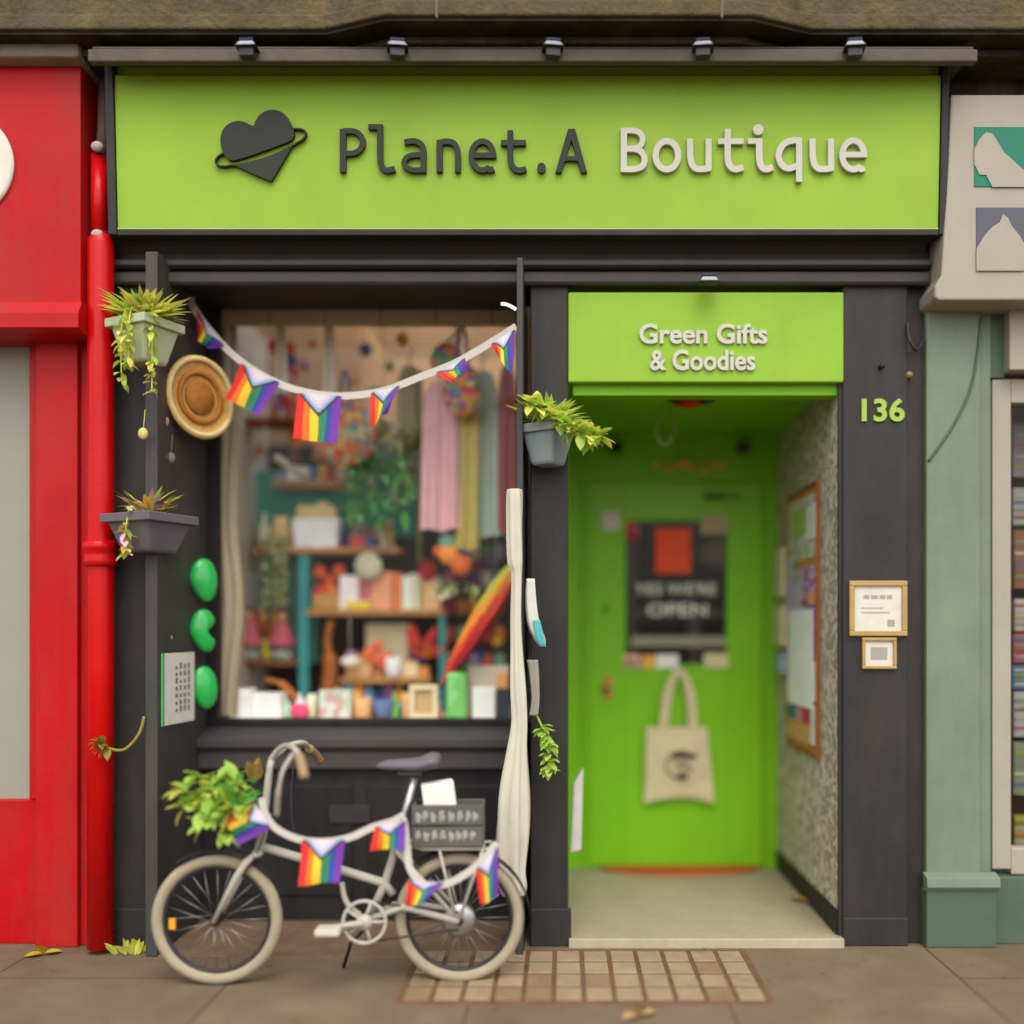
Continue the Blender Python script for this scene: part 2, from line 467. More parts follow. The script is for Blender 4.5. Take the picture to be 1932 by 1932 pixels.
# ================================================================== SETTING
g = MB(); g.add([(-40, -45, 0), (40, -45, 0), (40, 6, 0), (-40, 6, 0)], [(0, 1, 2, 3)])
def pavement_mat():
    m = mat('pavement', (120, 103, 82), .85, .16, 3.5, .35, 70, dirt=.25)
    nt = m.node_tree; N = nt.nodes; L = nt.links; b = N['Principled BSDF']
    src = b.inputs['Base Color'].links[0].from_socket
    tc = N.new('ShaderNodeTexCoord'); mp = N.new('ShaderNodeMapping'); mp.inputs['Rotation'].default_value = (0, 0, R(90)); mp.inputs['Location'].default_value = (.12, .33, 0)
    br = N.new('ShaderNodeTexBrick'); br.inputs['Scale'].default_value = 1.0; br.inputs['Mortar Size'].default_value = .006
    br.inputs['Brick Width'].default_value = 1.05; br.inputs['Row Height'].default_value = .92; br.inputs['Mortar Smooth'].default_value = .6
    br.inputs['Color1'].default_value = (1, 1, 1, 1); br.inputs['Color2'].default_value = (.86, .84, .82, 1); br.inputs['Mortar'].default_value = (.5, .36, .3, 1)
    L.new(tc.outputs['Object'], mp.inputs['Vector']); L.new(mp.outputs['Vector'], br.inputs['Vector'])
    mx = N.new('ShaderNodeMixRGB'); mx.blend_type = 'MULTIPLY'; mx.inputs['Fac'].default_value = 1
    L.new(src, mx.inputs['Color1']); L.new(br.outputs['Color'], mx.inputs['Color2'])
    out = mx.outputs['Color']
    for sc, lo, hi, dk, fac in ((9.0, .0, .16, (.35, .32, .30, 1), .55), (260.0, .0, .5, (.7, .68, .66, 1), .5), (2.6, .0, .45, (.72, .68, .62, 1), .5)):
        v = N.new('ShaderNodeTexVoronoi') if sc != 2.6 else N.new('ShaderNodeTexNoise'); v.inputs['Scale'].default_value = sc
        L.new(tc.outputs['Object'], v.inputs['Vector']); cr = N.new('ShaderNodeValToRGB'); cr.color_ramp.elements[0].position = lo if sc != 2.6 else .35; cr.color_ramp.elements[1].position = hi if sc != 2.6 else .6
        cr.color_ramp.elements[0].color = dk; L.new(v.outputs['Distance'] if sc != 2.6 else v.outputs['Fac'], cr.inputs['Fac'])
        m2 = N.new('ShaderNodeMixRGB'); m2.blend_type = 'MULTIPLY'; m2.inputs['Fac'].default_value = fac; L.new(out, m2.inputs['Color1']); L.new(cr.outputs['Color'], m2.inputs['Color2']); out = m2.outputs['Color']
    L.new(out, b.inputs['Base Color'])
    return m
tag(g.build('pavement', pavement_mat(), org=(0, 0, 0)), 'brown grey stone pavement in front of the shops', kind='structure')
# inset tiles before the doorway
tx0, tx1, ty0, ty1 = -.575, .735, -.66, -.09
t = MB(); t.box(tx0-.02, tx1+.02, ty0-.02, ty1+.02, -.02, .004, 0)
nc, nr = 12, 4
for i in range(nc):
    for j in range(nr):
        w, d = (tx1-tx0)/nc, (ty1-ty0)/nr
        t.box(tx0+i*w+.009, tx0+(i+1)*w-.009, ty0+j*d+.010, ty0+(j+1)*d-.010, .003, .0085+rnd.uniform(-.001, .001), 1+(rnd.random() < .25))
tag(t.build('paving_tiles', [mat('tile_grout', (112, 80, 58), .9, .25, 12, dirt=.3), mat('worn_cream_tile', (154, 134, 104), .8, .2, 9, .2, 60, dirt=.35), mat('worn_tan_tile', (138, 114, 86), .8, .2, 9, .2, 60, dirt=.35)], bev=.002), 'inset grid of worn cream tiles before the doorway', kind='structure')

# ================================================================== STONE BUILDING ABOVE
b = thing('stone_building', 'weathered sandstone building front with a canted ledge above the shops', 'building', (0, .3, 3.6))
zb = 3.668
def canted(yf, ys_, xa, xb, cut):     # plan of a shallow canted bay
    return [(-4.2, ys_), (xa, ys_), (xa+cut, yf), (xb-cut, yf), (xb, ys_), (4.2, ys_), (4.2, .6), (-4.2, .6)]
m = MB(); m.prismz(canted(-.39, -.30, -.93, .98, .25), zb, zb+.06); m.prismz(canted(-.365, -.275, -.92, .97, .245), zb+.06, 4.5)
m.build('bay_ledge', M_stone, b, bev=.008)
m = MB(); m.prismz(canted(-.375, -.285, -.92, .97, .245), zb-.014, zb-.002); m.build('soffit', mat('shaded_soffit_stone', (40, 34, 24), .95, .6, 9, .8, 30, dirt=.5), b)  # dark plate: shade under the ledge put into the stone colour
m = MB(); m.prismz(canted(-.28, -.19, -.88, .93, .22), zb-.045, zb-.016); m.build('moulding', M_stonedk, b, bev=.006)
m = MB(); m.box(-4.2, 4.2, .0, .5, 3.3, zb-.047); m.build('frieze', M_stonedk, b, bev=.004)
for px in (824, 1362):
    m = MB(); m.box(XX(px, -.39)-.004, XX(px, -.39)+.004, -.396, -.36, zb-.012, zb+.3)
    m.build('downwire', mat('pale_wire', (112, 102, 80), .8), b)
m = MB(); m.box(XX(165, -.3), XX(1845, -.3), -.30, -.262, 3.541, 3.590); m.box(XX(165, -.3), XX(1845, -.3), -.262, .02, 3.607, 3.622); m.box(XX(165, -.3), XX(1845, -.3), -.262, -.24, 3.584, 3.607)
m.build('lead_ledge', M_lead, b, bev=.006)

# ================================================================== SHOP FRONT
s = thing('charcoal_shop', 'charcoal painted shop front with green door and deep display window', 'shop', (0, 0, 0))
XL, XM0, XM1, XR0, XR1 = -1.88, -.132, .027, 1.178, 1.52
def pil(x0, x1, nm='pillar'):
    m = MB(); m.box(x0, x1, 0, .5, 0, 2.80); m.box(x0-.0, x1+.012, -.018, 0, 0, .16)
    return m.build(nm, M_black, s, bev=.006)
pil(XL, -1.69); pil(XM0, XM1)
m = MB(); m.box(XR0, XR1-.07, 0, .5, 0, 2.8); m.box(XR1-.068, XR1+.02, .03, .5, 0, 2.8); m.box(XR0, XR1-.07, -.012, 0, 0, .12); m.build('pillar', M_black, s, bev=.008)
# frieze and mouldings under the sign
m = MB(); m.box(XL, XR1+.02, 0.0, .40, 2.802, 3.2); m.build('frieze', M_black, s)
m = MB()
m.prismx([(0, 2.95), (-.12, 2.95), (-.10, 2.935), (-.03, 2.925), (0, 2.9)], XL, XR1)
m.prismx([(0, 2.862), (-.045, 2.862), (-.052, 2.852), (-.052, 2.836), (-.03, 2.828), (0, 2.826)], XL, XR1+.01)
m.prismx([(0, 2.815), (-.028, 2.815), (-.036, 2.80), (-.036, 2.772), (-.026, 2.762), (.0, 2.762)], XL, XR1+.01)
m.build('cornice_moulding', M_grey, s, bev=.003)
# side boards of the window bay
def side_board(xa, xb, top):
    m = MB(); m.box(xa, xb, -.15, .47, .0, top)
    return m.build('side_board', M_grey, s, bev=.004)
side_board(-1.686, -1.636, 2.855); side_board(-.183, -.157, 2.83)
# display window
wx0, wx1, wz0, wz1, wy = -1.634, -.185, .885, 2.855, .45
fr = MB(); fr.box(wx0, wx0+.05, wy-.03, wy+.03, wz0, wz1-.04); fr.box(wx0, wx1, wy-.03, wy+.03, wz1-.04, 2.92); fr.box(wx1-.025, wx1, wy-.03, wy+.03, wz0, wz1-.04)
fr.box(wx0+.05, wx1-.025, wy-.03, wy+.03, wz0, wz0+.03)
win = fr.build('display_window', M_black2, s, bev=.003)
p = MB(); p.box(wx0+.045, wx1-.02, wy-.004, wy+.002, wz0+.025, wz1-.035); p.build('pane', glassmat('shop_glass', .008), win)
m = MB(); m.prismx([(.30, .78), (.28, .80), (.28, .835), (.33, .855), (.45, .885), (.45, .78)], -1.634, -.185); m.box(-1.634, -.185, .31, .45, .70, .78); m.build('sill', M_grey, s, bev=.003)
m = MB(); m.box(-1.634, -.185, .35, .47, 0, .70); m.box(-1.56, -.95, .34, .35, .12, .62); m.box(-.88, -.26, .34, .35, .12, .62); m.build('stall_riser', M_black2, s, bev=.006)
m = MB()
for i in range(5): m.box(-1.05+.0, -.93+.06, .33, .34, .52-i*.016, .53-i*.016)
m.build('vent', M_grey, s)
m = MB(); m.box(-1.634, -.185, -.15, .349, .0, .006); m.build('bay_floor', mat('bay_floor_tile', (120, 96, 74), .8, .25, 10, .3, 40, dirt=.4), s)

# lobby
ly = 1.25
m = MB(); m.box(XM1, XR0, -.01, ly+.1, -.02, .036); m.build('lobby_floor', mat('pale_terrazzo', (160, 150, 122), .55, .12, 26, .05, 60, dirt=.22), s, bev=.004)
m = MB(); m.box(XM1+.002, XR0-.002, -.035, -.01, -.02, .038); m.build('door_step', mat('step_edge', (168, 158, 130), .6, .1, 12, dirt=.2), s, bev=.004)
def wallpaper():
    m = mat('floral_wallpaper', (208, 197, 176), .8, .12, 10)
    nt = m.node_tree; N = nt.nodes; L = nt.links; b = N['Principled BSDF']; src = b.inputs['Base Color'].links[0].from_socket
    tc = N.new('ShaderNodeTexCoord'); nz = N.new('ShaderNodeTexNoise'); nz.inputs['Scale'].default_value = 13; nz.inputs['Detail'].default_value = 3; nz.inputs['Distortion'].default_value = 2.2
    L.new(tc.outputs['Object'], nz.inputs['Vector'])
    cr = N.new('ShaderNodeValToRGB'); cr.color_ramp.elements[0].position = .47; cr.color_ramp.elements[0].color = (.52, .52, .48, 1); cr.color_ramp.elements[1].position = .53
    L.new(nz.outputs['Fac'], cr.inputs['Fac'])
    mx = N.new('ShaderNodeMixRGB'); mx.blend_type = 'MULTIPLY'; mx.inputs['Fac'].default_value = 1
    L.new(src, mx.inputs['Color1']); L.new(cr.outputs['Color'], mx.inputs['Color2']); L.new(mx.outputs['Color'], b.inputs['Base Color'])
    return m
m = MB(); m.box(XR0-.0005, XR0+.02, .03, ly, .1, 2.4); m.v = [(x-.012 if x < XR0+.01 else x, y, z) for x, y, z in m.v]; m.build('lobby_wall', wallpaper(), s)
m = MB(); m.box(XR0-.022, XR0, .03, ly, .036, .14); m.build('skirting', M_black2, s)
m = MB(); m.box(XR0-.0145, XR0+.004, .012, .029, .038, 2.36); m.build('corner_trim', M_black, s)
m = MB(); m.box(XM1-.1, XM1+.004, .5, ly, .036, 2.4); m.build('lobby_wall', M_door, s)
m = MB(); m.box(XM1-.1, XR0+.06, .04, ly+.02, 2.385, 2.43); m.build('lobby_ceiling', M_door, s)
# door wall and door
dx0, dx1, dz1 = XX(1108, ly), XX(1442, ly), 2.085
m = MB(); m.box(XM1-.1, dx0-.03, ly, ly+.08, .0, 2.43); m.box(dx1+.03, XR0+.06, ly, ly+.08, .0, 2.43); m.box(dx0-.03, dx1+.03, ly, ly+.08, dz1+.06, 2.43)
m.box(dx0-.03, dx0, ly-.02, ly, .036, dz1+.05); m.box(dx1, dx1+.03, ly-.02, ly, .036, dz1+.05); m.box(dx0-.03, dx1+.03, ly-.02, ly, dz1+.05, dz1+.085)
m.build('door_frame', M_door, s, bev=.004)
gx0, gx1, gz0, gz1 = XX(1176, ly), XX(1376, ly), ZZ(1258, ly), ZZ(978, ly)
m = MB(); ya, yb = ly+.005, ly+.05
m.box(dx0+.004, gx0, ya, yb, .045, dz1+.045); m.box(gx1, dx1-.004, ya, yb, .045, dz1+.045); m.box(gx0, gx1, ya, yb, .045, gz0); m.box(gx0, gx1, ya, yb, gz1, dz1+.045)
door = m.build('door', M_door, s, bev=.003)
m = MB()
for (a, b_, c_, d_) in ((gx0, gx1, gz1-.014, gz1), (gx0, gx1, gz0, gz0+.014), (gx0, gx0+.014, gz0+.014, gz1-.014), (gx1-.014, gx1, gz0+.014, gz1-.014)): m.box(a, b_, ya-.008, yb-.01, c_, d_)
m.build('glazing_bead', M_door, door)
m = MB(); m.box(gx0+.01, gx1-.01, ly+.022, ly+.028, gz0+.01, gz1-.01); m.build('pane', glassmat('door_glass', .008), door)
m = MB(); m.lathe([(.022, 0), (.022, .008), (.01, .012), (.01, .04), (.024, .05), (.022, .065), (.006, .07)], (0, 0, 0), 16, axis='y'); hx, hz = XX(1146, ly), ZZ(1295, ly)
m.v = [(x+hx, ly+.005-y, z+hz) for x, y, z in m.v]; m.box(hx-.018, hx+.018, ly-.001, ly+.006, hz-.07, hz+.06)
m.build('handle', mat('copper_handle', (176, 106, 62), .35, .1, 10, metal=.7), door, bev=.002)
m = MB(); m.lathe([(.016, 0), (.016, .01), (.004, .012)], (0, 0, 0), 14, axis='y'); kx, kz = XX(1143, ly), ZZ(1150, ly); m.v = [(x+kx, ly+.005-y, z+kz) for x, y, z in m.v]; m.build('lock', mat('old_brass', (150, 110, 84), .4, .1, 10, metal=.6), door)
def sticker(x0, y0, x1, y1, mt, nm='sticker', yy=None, lab=None, mts=None):
    yy = ly+.003 if yy is None else yy
    a, c = P(x0, y1, yy), P(x1, y0, yy); m = MB(); m.box(a.x, c.x, yy-.001, yy+.001, a.z, c.z)
    o = m.build(nm, mt, door)
    if lab: o['label'] = lab
    return o
gy = ly+.0205
sticker(1136, 965, 1170, 1000, C(206, 192, 180), lab='small pale square sticker on the green door')
sticker(1178, 982, 1204, 1018, patmat('pink_red_print', [(200, 40, 70), (214, 150, 160), (170, 40, 60)], 40), yy=gy, lab='pink and red sticker')
sticker(1320, 972, 1374, 1008, C(172, 158, 116), yy=ly-.006, lab='olive beige card in the top corner of the door window')
sticker(1176, 1234, 1212, 1260, patmat('red_blue_print', [(214, 90, 70), (220, 200, 190), (70, 120, 150), (230, 150, 70)], 70), yy=ly-.005, lab='multicoloured card sticker')
sticker(1213, 1236, 1236, 1262, C(226, 172, 72), yy=ly-.006, lab='yellow sticker')
sticker(1238, 1235, 1280, 1260, M_paper, yy=ly-.005, lab='white sticker')
sticker(1328, 1232, 1374, 1260, C(206, 194, 150), yy=ly-.005, lab='cream sticker')
sticker(1190, 1200, 1376, 1220, C(150, 142, 122), nm='glass_band', yy=gy, lab='pale band across the door window')
m = MB(); oo = P(1198, 1122, gy); text_on(m, "YES WE'RE", oo, (XX(1352, gy)-oo.x, 0, 0), (0, 0, .062), .002, .01); m.build('lettering', C(236, 232, 216), door); m = MB()
oo = P(1222, 1162, gy); text_on(m, "OPEN", oo, (XX(1334, gy)-oo.x, 0, 0), (0, 0, .068), .002, .012)
m.build('lettering', C(236, 232, 216), door)

# ================================================================== INTERIOR SHELL (part of the shop, with pale bounce surfaces added)
m = MB(); m.box(-1.64, -1.636, .53, 1.4, .9, 2.93); m.build('added_bounce_lining', C(214, 204, 184), s)  # added pale sheet over the side wall, bounces daylight onto the display
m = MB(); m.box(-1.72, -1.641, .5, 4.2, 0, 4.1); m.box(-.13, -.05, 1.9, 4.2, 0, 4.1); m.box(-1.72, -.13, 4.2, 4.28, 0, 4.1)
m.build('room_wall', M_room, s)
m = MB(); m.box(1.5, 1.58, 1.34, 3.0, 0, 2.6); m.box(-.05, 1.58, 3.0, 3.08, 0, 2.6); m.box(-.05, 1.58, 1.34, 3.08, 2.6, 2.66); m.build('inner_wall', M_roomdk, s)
m = MB(); m.box(-1.72, 1.58, .48, 4.2, -.02, .02); m.build('room_floor', M_woodd, s)
m = MB()
for i in range(7):
    x = -1.64+i*.235
    m.box(x, min(x+.229, -.135), .48, .72, 2.93, 2.96)
m.build('ceiling_boards', M_woodc, s)
m = MB(); m.box(-1.64, -.13, .722, .76, 2.93, 4.3); m.build('added_bounce_wall', C(226, 214, 190), s)  # added pale wall, bounces sky light from the open roof onto the goods
m = MB(); m.box(-1.63, -.19, .5, .53, 2.752, 2.93); 
for i in range(1, 6): m.box(-1.63+i*.26, -1.626+i*.26, .496, .5, 2.753, 2.90, 1)
m.build('head_rail', [M_beige, M_woodd], s)
m = MB(); m.box(-1.64, -.158, 1.4, 1.43, .0, 2.35); m.build('dark_shade_backing', mat('backing_shade_brown', (60, 44, 32), .9, .3, 5), s)  # added dark sheet: deep shade between the goods put into its colour
m = MB(); m.box(-1.63, -.19, .47, 1.399, .86, .90); m.build('display_shelf', C(216, 204, 182), s)
m = MB(); m.box(-.157, -.13, .5, 1.9, .9, 2.93); m.build('room_partition', C(214, 204, 184), s)

# ================================================================== FASCIA SIGN
sy0, sy1 = -.13, -.165           # y of lower and upper edge: the board leans out a little
sz0, sz1 = ZZ(430, sy0), ZZ(118, sy1)
sU = Vector((1, 0, 0)); sVv = Vector((0, sy1-sy0, sz1-sz0)); sV = sVv.normalized(); sN = sU.cross(sV)   # points towards the street
so = Vector((0, sy0, sz0))
def on_sign(px, py):
    d = Vector(((px-VX)/F, 1, (VY-py)/F)); c = Vector((0, -CD, CH))
    t = (so-c).dot(sN)/d.dot(sN); return c+d*t
sx0, sx1 = XX(220, -.14), XX(1772, -.14)
fs_ = thing('fascia_sign', 'long lime green sign board reading Planet.A Boutique above the shop', 'sign', (0, -.1, sz0))
def slab(mb, x0, x1, v0, v1, w0, w1, mi=0):
    vs = []
    for w in (w0, w1):
        for (x, v) in ((x0, v0), (x1, v0), (x1, v1), (x0, v1)): vs.append(so+sU*x+sV*v+sN*w)
    mb.add(vs, [(0, 3, 2, 1), (4, 5, 6, 7), (0, 1, 5, 4), (1, 2, 6, 5), (2, 3, 7, 6), (3, 0, 4, 7)], mi)
H = sVv.length
m = MB(); slab(m, sx0, sx1, .0, H-.05, -.03, 0); slab(m, sx0, sx1, H-.049, H, -.06, -.028); m.build('panel', M_sign, fs_, bev=.003)
m = MB(); slab(m, sx0-.035, sx0-.001, -.03, H, -.08, .012); slab(m, sx1+.001, sx1+.03, -.03, H, -.08, .012); slab(m, sx0, sx1, -.032, -.006, -.08, .008); m.build('frame', M_black, fs_, bev=.004)
m = MB(); slab(m, sx0, sx1, -.006, -.0005, -.02, .004); m.build('edge_highlight', M_signhi, fs_, bev=.001)  # paler strip stands in for light caught on the lower bevel
def z1(p): return (950+p[0]*800/1932, 350+p[1]*800/1932)
def z2(p): return (1750+p[0]*800/1932, 350+p[1]*800/1932)
def z3(p): return (600+p[0]*350/1932, 300+p[1]*350/1932)
def cutout(shapes, zf, name, mt, depth, step, bevel=.0012, label=None):
    xs_ = []; ys_ = []
    for sh in shapes:
        if sh[0] == 'ell': xs_ += [sh[1]-sh[3], sh[1]+sh[3]]; ys_ += [sh[2]-sh[4], sh[2]+sh[4]]
        else: xs_ += [q[0] for q in sh[1]]; ys_ += [q[1] for q in sh[1]]
    pad = 40
    X, Y, D = sdf_grid(shapes, min(xs_)-pad, max(xs_)+pad, min(ys_)-pad, max(ys_)+pad, step)
    loops = []
    for lp in contours(X, Y, D):
        if len(lp) < 8: continue
        out = []
        for q in simplify(lp, .55 if step < 5 else 1.2):
            a, c = zf(q); w = on_sign(a*1932/2983, c*1932/2983)-so
            out.append((w.x, w.dot(sV)))
        if len(out) > 2: loops.append(out)
    return loops
# glyph strokes, in the pixel grids of the two halves of the lettering
def ring(cx, cy, rx, ry, a0, a1, n=28): return [(cx+rx*math.cos(R(a0+(a1-a0)*i/n)), cy-ry*math.sin(R(a0+(a1-a0)*i/n))) for i in range(n+1)]
def bxp(x0, x1, y0, y1): return ('poly', [(x0, y0), (x1, y0), (x1, y1), (x0, y1)])
def g_e(cx, cy, w): return [('path', ring(cx-2, cy, 77, 101, 0, 300)+cat2([(cx+36, cy+88), (cx+54, cy+100), (cx+78, cy+91)], 3)[1:], w), bxp(cx-76, cx+95, cy-22, cy+17)]
def g_u(x, w): return [('path', cat2([(x, 143), (x+1, 215), (x+3, 275), (x+15, 325), (x+42, 353), (x+84, 357), (x+146, 348)]), w), bxp(x+109, x+152, 143, 362)]
dark = [
    [bxp(103, 146, 73, 378), ('path', [(125, 88), (180, 88)]+ring(180, 167, 84, 79, 90, -90)+[(125, 246)], 38)],
    [bxp(302, 404, 41, 78), ('path', cat2([(384, 42), (384, 180), (386, 290), (398, 340), (430, 364), (489, 353)]), 41)],
    [('path', cat2([(555, 168), (600, 160), (640, 162), (676, 186), (688, 230), (688, 300), (688, 380)]), 40), ('path', cat2([(688, 256), (625, 256), (575, 272), (553, 310), (572, 346), (620, 363), (705, 361)]), 38)],
    [bxp(780, 822, 152, 378), ('path', cat2([(796, 172), (850, 161), (900, 174), (925, 215), (930, 270), (930, 378)]), 40)],
    g_e(1104, 262, 40),
    [('path', cat2([(1297, 84), (1297, 200), (1299, 290), (1318, 345), (1358, 365), (1409, 353)]), 40), bxp(1232, 1407, 152, 192)],
    [('ell', 1516, 347, 30, 36)],
    [('poly', [(1703, 74), (1750, 74), (1655, 381), (1613, 381)]), ('poly', [(1703, 74), (1750, 74), (1836, 381), (1794, 381)]), bxp(1665, 1790, 265, 298)],
]
white = [
    [bxp(138, 183, 72, 376), ('path', cat2([(150, 87), (225, 87), (272, 103), (292, 143), (276, 192), (225, 214), (150, 214)]), 40), ('path', cat2([(150, 214), (240, 216), (290, 243), (306, 290), (288, 338), (230, 357), (150, 357)]), 43)],
    [('path', ring(462, 260, 79, 99, 0, 180)+ring(462, 260, 79, 99, 180, 360)[1:]+ring(462, 260, 79, 99, 0, 20, 3)[1:], 44)],
    g_u(624, 44),
    [('path', cat2([(888, 74), (888, 200), (890, 290), (908, 340), (945, 358), (998, 343)]), 45), bxp(820, 1000, 142, 182)],
    [('ell', 1102, 80, 37, 38), bxp(1027, 1131, 142, 180), ('path', cat2([(1109, 143), (1109, 220), (1111, 292), (1127, 340), (1160, 358), (1206, 342)]), 46)],
    [bxp(1367, 1410, 150, 446), ('path', cat2([(1408, 158), (1340, 157), (1278, 185), (1245, 255), (1264, 322), (1312, 352), (1385, 330)]), 44)],
    g_u(1482, 44),
    g_e(1770, 258, 43),
]
def letter_part(glyphs, zf, mt, depth, label):
    mb = MB()
    for gl in glyphs:
        vs, fs = extrude_loops(cutout(gl, zf, '', mt, depth, 3.0), depth, .001)
        mb.add([so+sU*u+sV*v+sN*(depth+.0015-w) for u, v, w in vs], fs)
    o = mb.build('lettering', mt, fs_); o['label'] = label; return o
letter_part(dark, z1, M_letdk, .018, 'dark raised letters Planet.A')
letter_part(white, z2, M_letwh, .018, 'white raised letters Boutique')
heart_top = cat2([(785, 400), (830, 302), (900, 212), (1000, 156), (1105, 140), (1215, 166), (1310, 240), (1372, 332), (1420, 440), (1440, 520), (1424, 586), (1365, 642), (1250, 692), (900, 822), (600, 922), (440, 955), (368, 928), (310, 850), (270, 740), (255, 620), (280, 500), (340, 402), (440, 340), (550, 320), (650, 340), (740, 385), (785, 400)], 6)[:-1]
heart_low = [(505, 1012), (660, 985), (800, 950), (940, 912), (1060, 870), (1250, 782), (1425, 688), (1385, 755), (1340, 835), (1070, 1288), (760, 1165), (500, 1035)]
loopL = cat2([(300, 832), (222, 880), (176, 942), (182, 1000), (240, 1038), (350, 1040), (460, 1022), (530, 1035)], 8)
loopR = cat2([(1410, 443), (1540, 446), (1610, 482), (1620, 540), (1572, 610), (1490, 660), (1410, 712)], 8)
lg = MB()
for shp in ([('poly', heart_top), ('path', loopL, 26), ('path', loopR, 26), ('poly', heart_low)],):
    vs, fs = extrude_loops(cutout(shp, z3, '', M_letdk, .018, 5.0), .018, .001)
    lg.add([so+sU*u+sV*v+sN*(.0195-w) for u, v, w in vs], fs)
lg.build('logo', M_letdk, fs_)['label'] = 'dark heart shaped planet with a tilted ring'

# solar lights along the ledge
def solar_light(px, py, y, lab, grp, tail=True, rot=0.0):
    c = P(px, py, y); k = thing('solar_light', lab, 'light', c, grp, local=True, rz=rot)
    def frus(w0, w1, z0, z1, d0, d1, mi=0):
        mb = MB(); mb.add([(-w0, -d0, z0), (w0, -d0, z0), (w0, d0, z0), (-w0, d0, z0), (-w1, -d1, z1), (w1, -d1, z1), (w1, d1, z1), (-w1, d1, z1)],
                          [(0, 3, 2, 1), (4, 5, 6, 7), (0, 1, 5, 4), (1, 2, 6, 5), (2, 3, 7, 6), (3, 0, 4, 7)]); return mb
    frus(.046, .032, -.004, .018, .034, .024).build('lens', M_lens, k, bev=.003)
    frus(.034, .033, .019, .032, .026, .026).build('solar_panel', M_solar, k, bev=.002)
    frus(.05, .05, -.009, -.005, .037, .037).build('rim', M_dkmet, k, bev=.001)
    if tail: frus(.034, .034, -.05, -.01, .022, .022).build('bracket', M_dkmet, k, bev=.003)
    k.scale = (.82, .82, .82); return k
LT = [(467, 'leftmost'), (750, 'second from the left'), (1043, 'middle'), (1326, 'second from the right'), (1612, 'rightmost')]
for i, (px, w) in enumerate(LT):
    solar_light(px, 89, -.325, 'small solar light on the ledge above the sign, %s of the five' % w, 'solar lights on the ledge', rot=rnd.uniform(-.15, .15))
solar_light(1337, 531, -.085, 'small white solar light over the Green Gifts sign', None, tail=False)

# overdoor sign
ov = thing('overdoor_sign', 'green box sign with white words Green Gifts & Goodies over the doorway', 'sign', (.6, 0, 2.36))
a, c = P(1072, 721, -.012), P(1588, 551, -.012)
m = MB(); m.box(a.x, XR0+.001, -.012, .035, a.z, c.z); m.build('panel', M_over, ov, bev=.006)
m = MB(); m.box(a.x+.02, XR0-.001, .036, .12, a.z+.0-.045, a.z+.02); m.build('back_beam', M_door, ov, bev=.004)
m = MB()
o1, o2 = P(1206, 650, -.012), P(1447, 612, -.012); text_on(m, 'Green Gifts', o1, (o2.x-o1.x, 0, 0), (0, 0, o2.z-o1.z), .012, .022); m.build('lettering', M_letwh, ov); m = MB()
o1, o2 = P(1226, 700, -.012), P(1424, 661, -.012); text_on(m, '& Goodies', o1, (o2.x-o1.x, 0, 0), (0, 0, o2.z-o1.z), .012, .022)
m.build('lettering', M_letwh, ov)

# house number and plaques on the right pillar
m = MB(); o1, o2 = P(1625, 796, -.001), P(1706, 752, -.001); text_on(m, '136', o1, (o2.x-o1.x, 0, 0), (0, 0, o2.z-o1.z), .008, .025)
tag(m.build('house_number', M_lime2), 'lime green house number 136 on the charcoal pillar', 'house number')
def plaque(x0, y0, x1, y1, fw, label, ink):
    a, c = P(x0, y1, -.001), P(x1, y0, -.001); t = thing('framed_notice', label, 'notice', ((a.x+c.x)/2, 0, a.z))
    m = MB()
    for q in ((a.x, c.x, c.z-fw, c.z), (a.x, c.x, a.z, a.z+fw), (a.x, a.x+fw, a.z+fw, c.z-fw), (c.x-fw, c.x, a.z+fw, c.z-fw)): m.box(q[0], q[1], -.018, -.001, q[2], q[3])
    m.build('frame', M_gold, t, bev=.003)
    m = MB(); m.box(a.x+fw, c.x-fw, -.008, -.001, a.z+fw, c.z-fw); m.build('card', C(200, 194, 178), t)
    m = MB(); w = c.x-a.x-2*fw; h = c.z-a.z-2*fw
    for (u0, u1, v0, v1) in ink: m.box(a.x+fw+u0*w, a.x+fw+u1*w, -.0095, -.0078, a.z+fw+v0*h, a.z+fw+v1*h)
    m.build('print', C(150, 146, 136), t)
plaque(1601, 1096, 1710, 1200, .022, 'larger gold framed white notice on the charcoal pillar', [(.2, .32, .72, .8), (.35, .5, .72, .8), (.53, .66, .72, .8), (.69, .8, .72, .8), (.15, .6, .5, .52), (.15, .75, .4, .42), (.7, .85, .1, .25)])
plaque(1625, 1203, 1690, 1262, .014, 'smaller gold framed notice under the larger one on the pillar', [(.2, .8, .25, .75)])
m = MB(); m.lathe([(.012, 0), (.012, .02), (.004, .03)], (0, 0, 0), 12, axis='y'); q = P(1662, 692, 0); m.v = [(x+q.x, -y, z+q.z) for x, y, z in m.v]; 
tag(m.build('wall_hook', M_dkmet), 'dark round hook stub above the house number', 'hook')
m = MB(); m.lathe([(.016, 0), (.016, .03), (.006, .04)], (0, 0, 0), 12, axis='y'); q = P(1716, 707, 0); m.v = [(x+q.x, .03-y, z+q.z) for x, y, z in m.v]
tag(m.build('wall_hook', mat('brass_stub', (140, 118, 70), .5, .1, 8, metal=.4)), 'brass stub at the pillar edge above the number', 'hook')

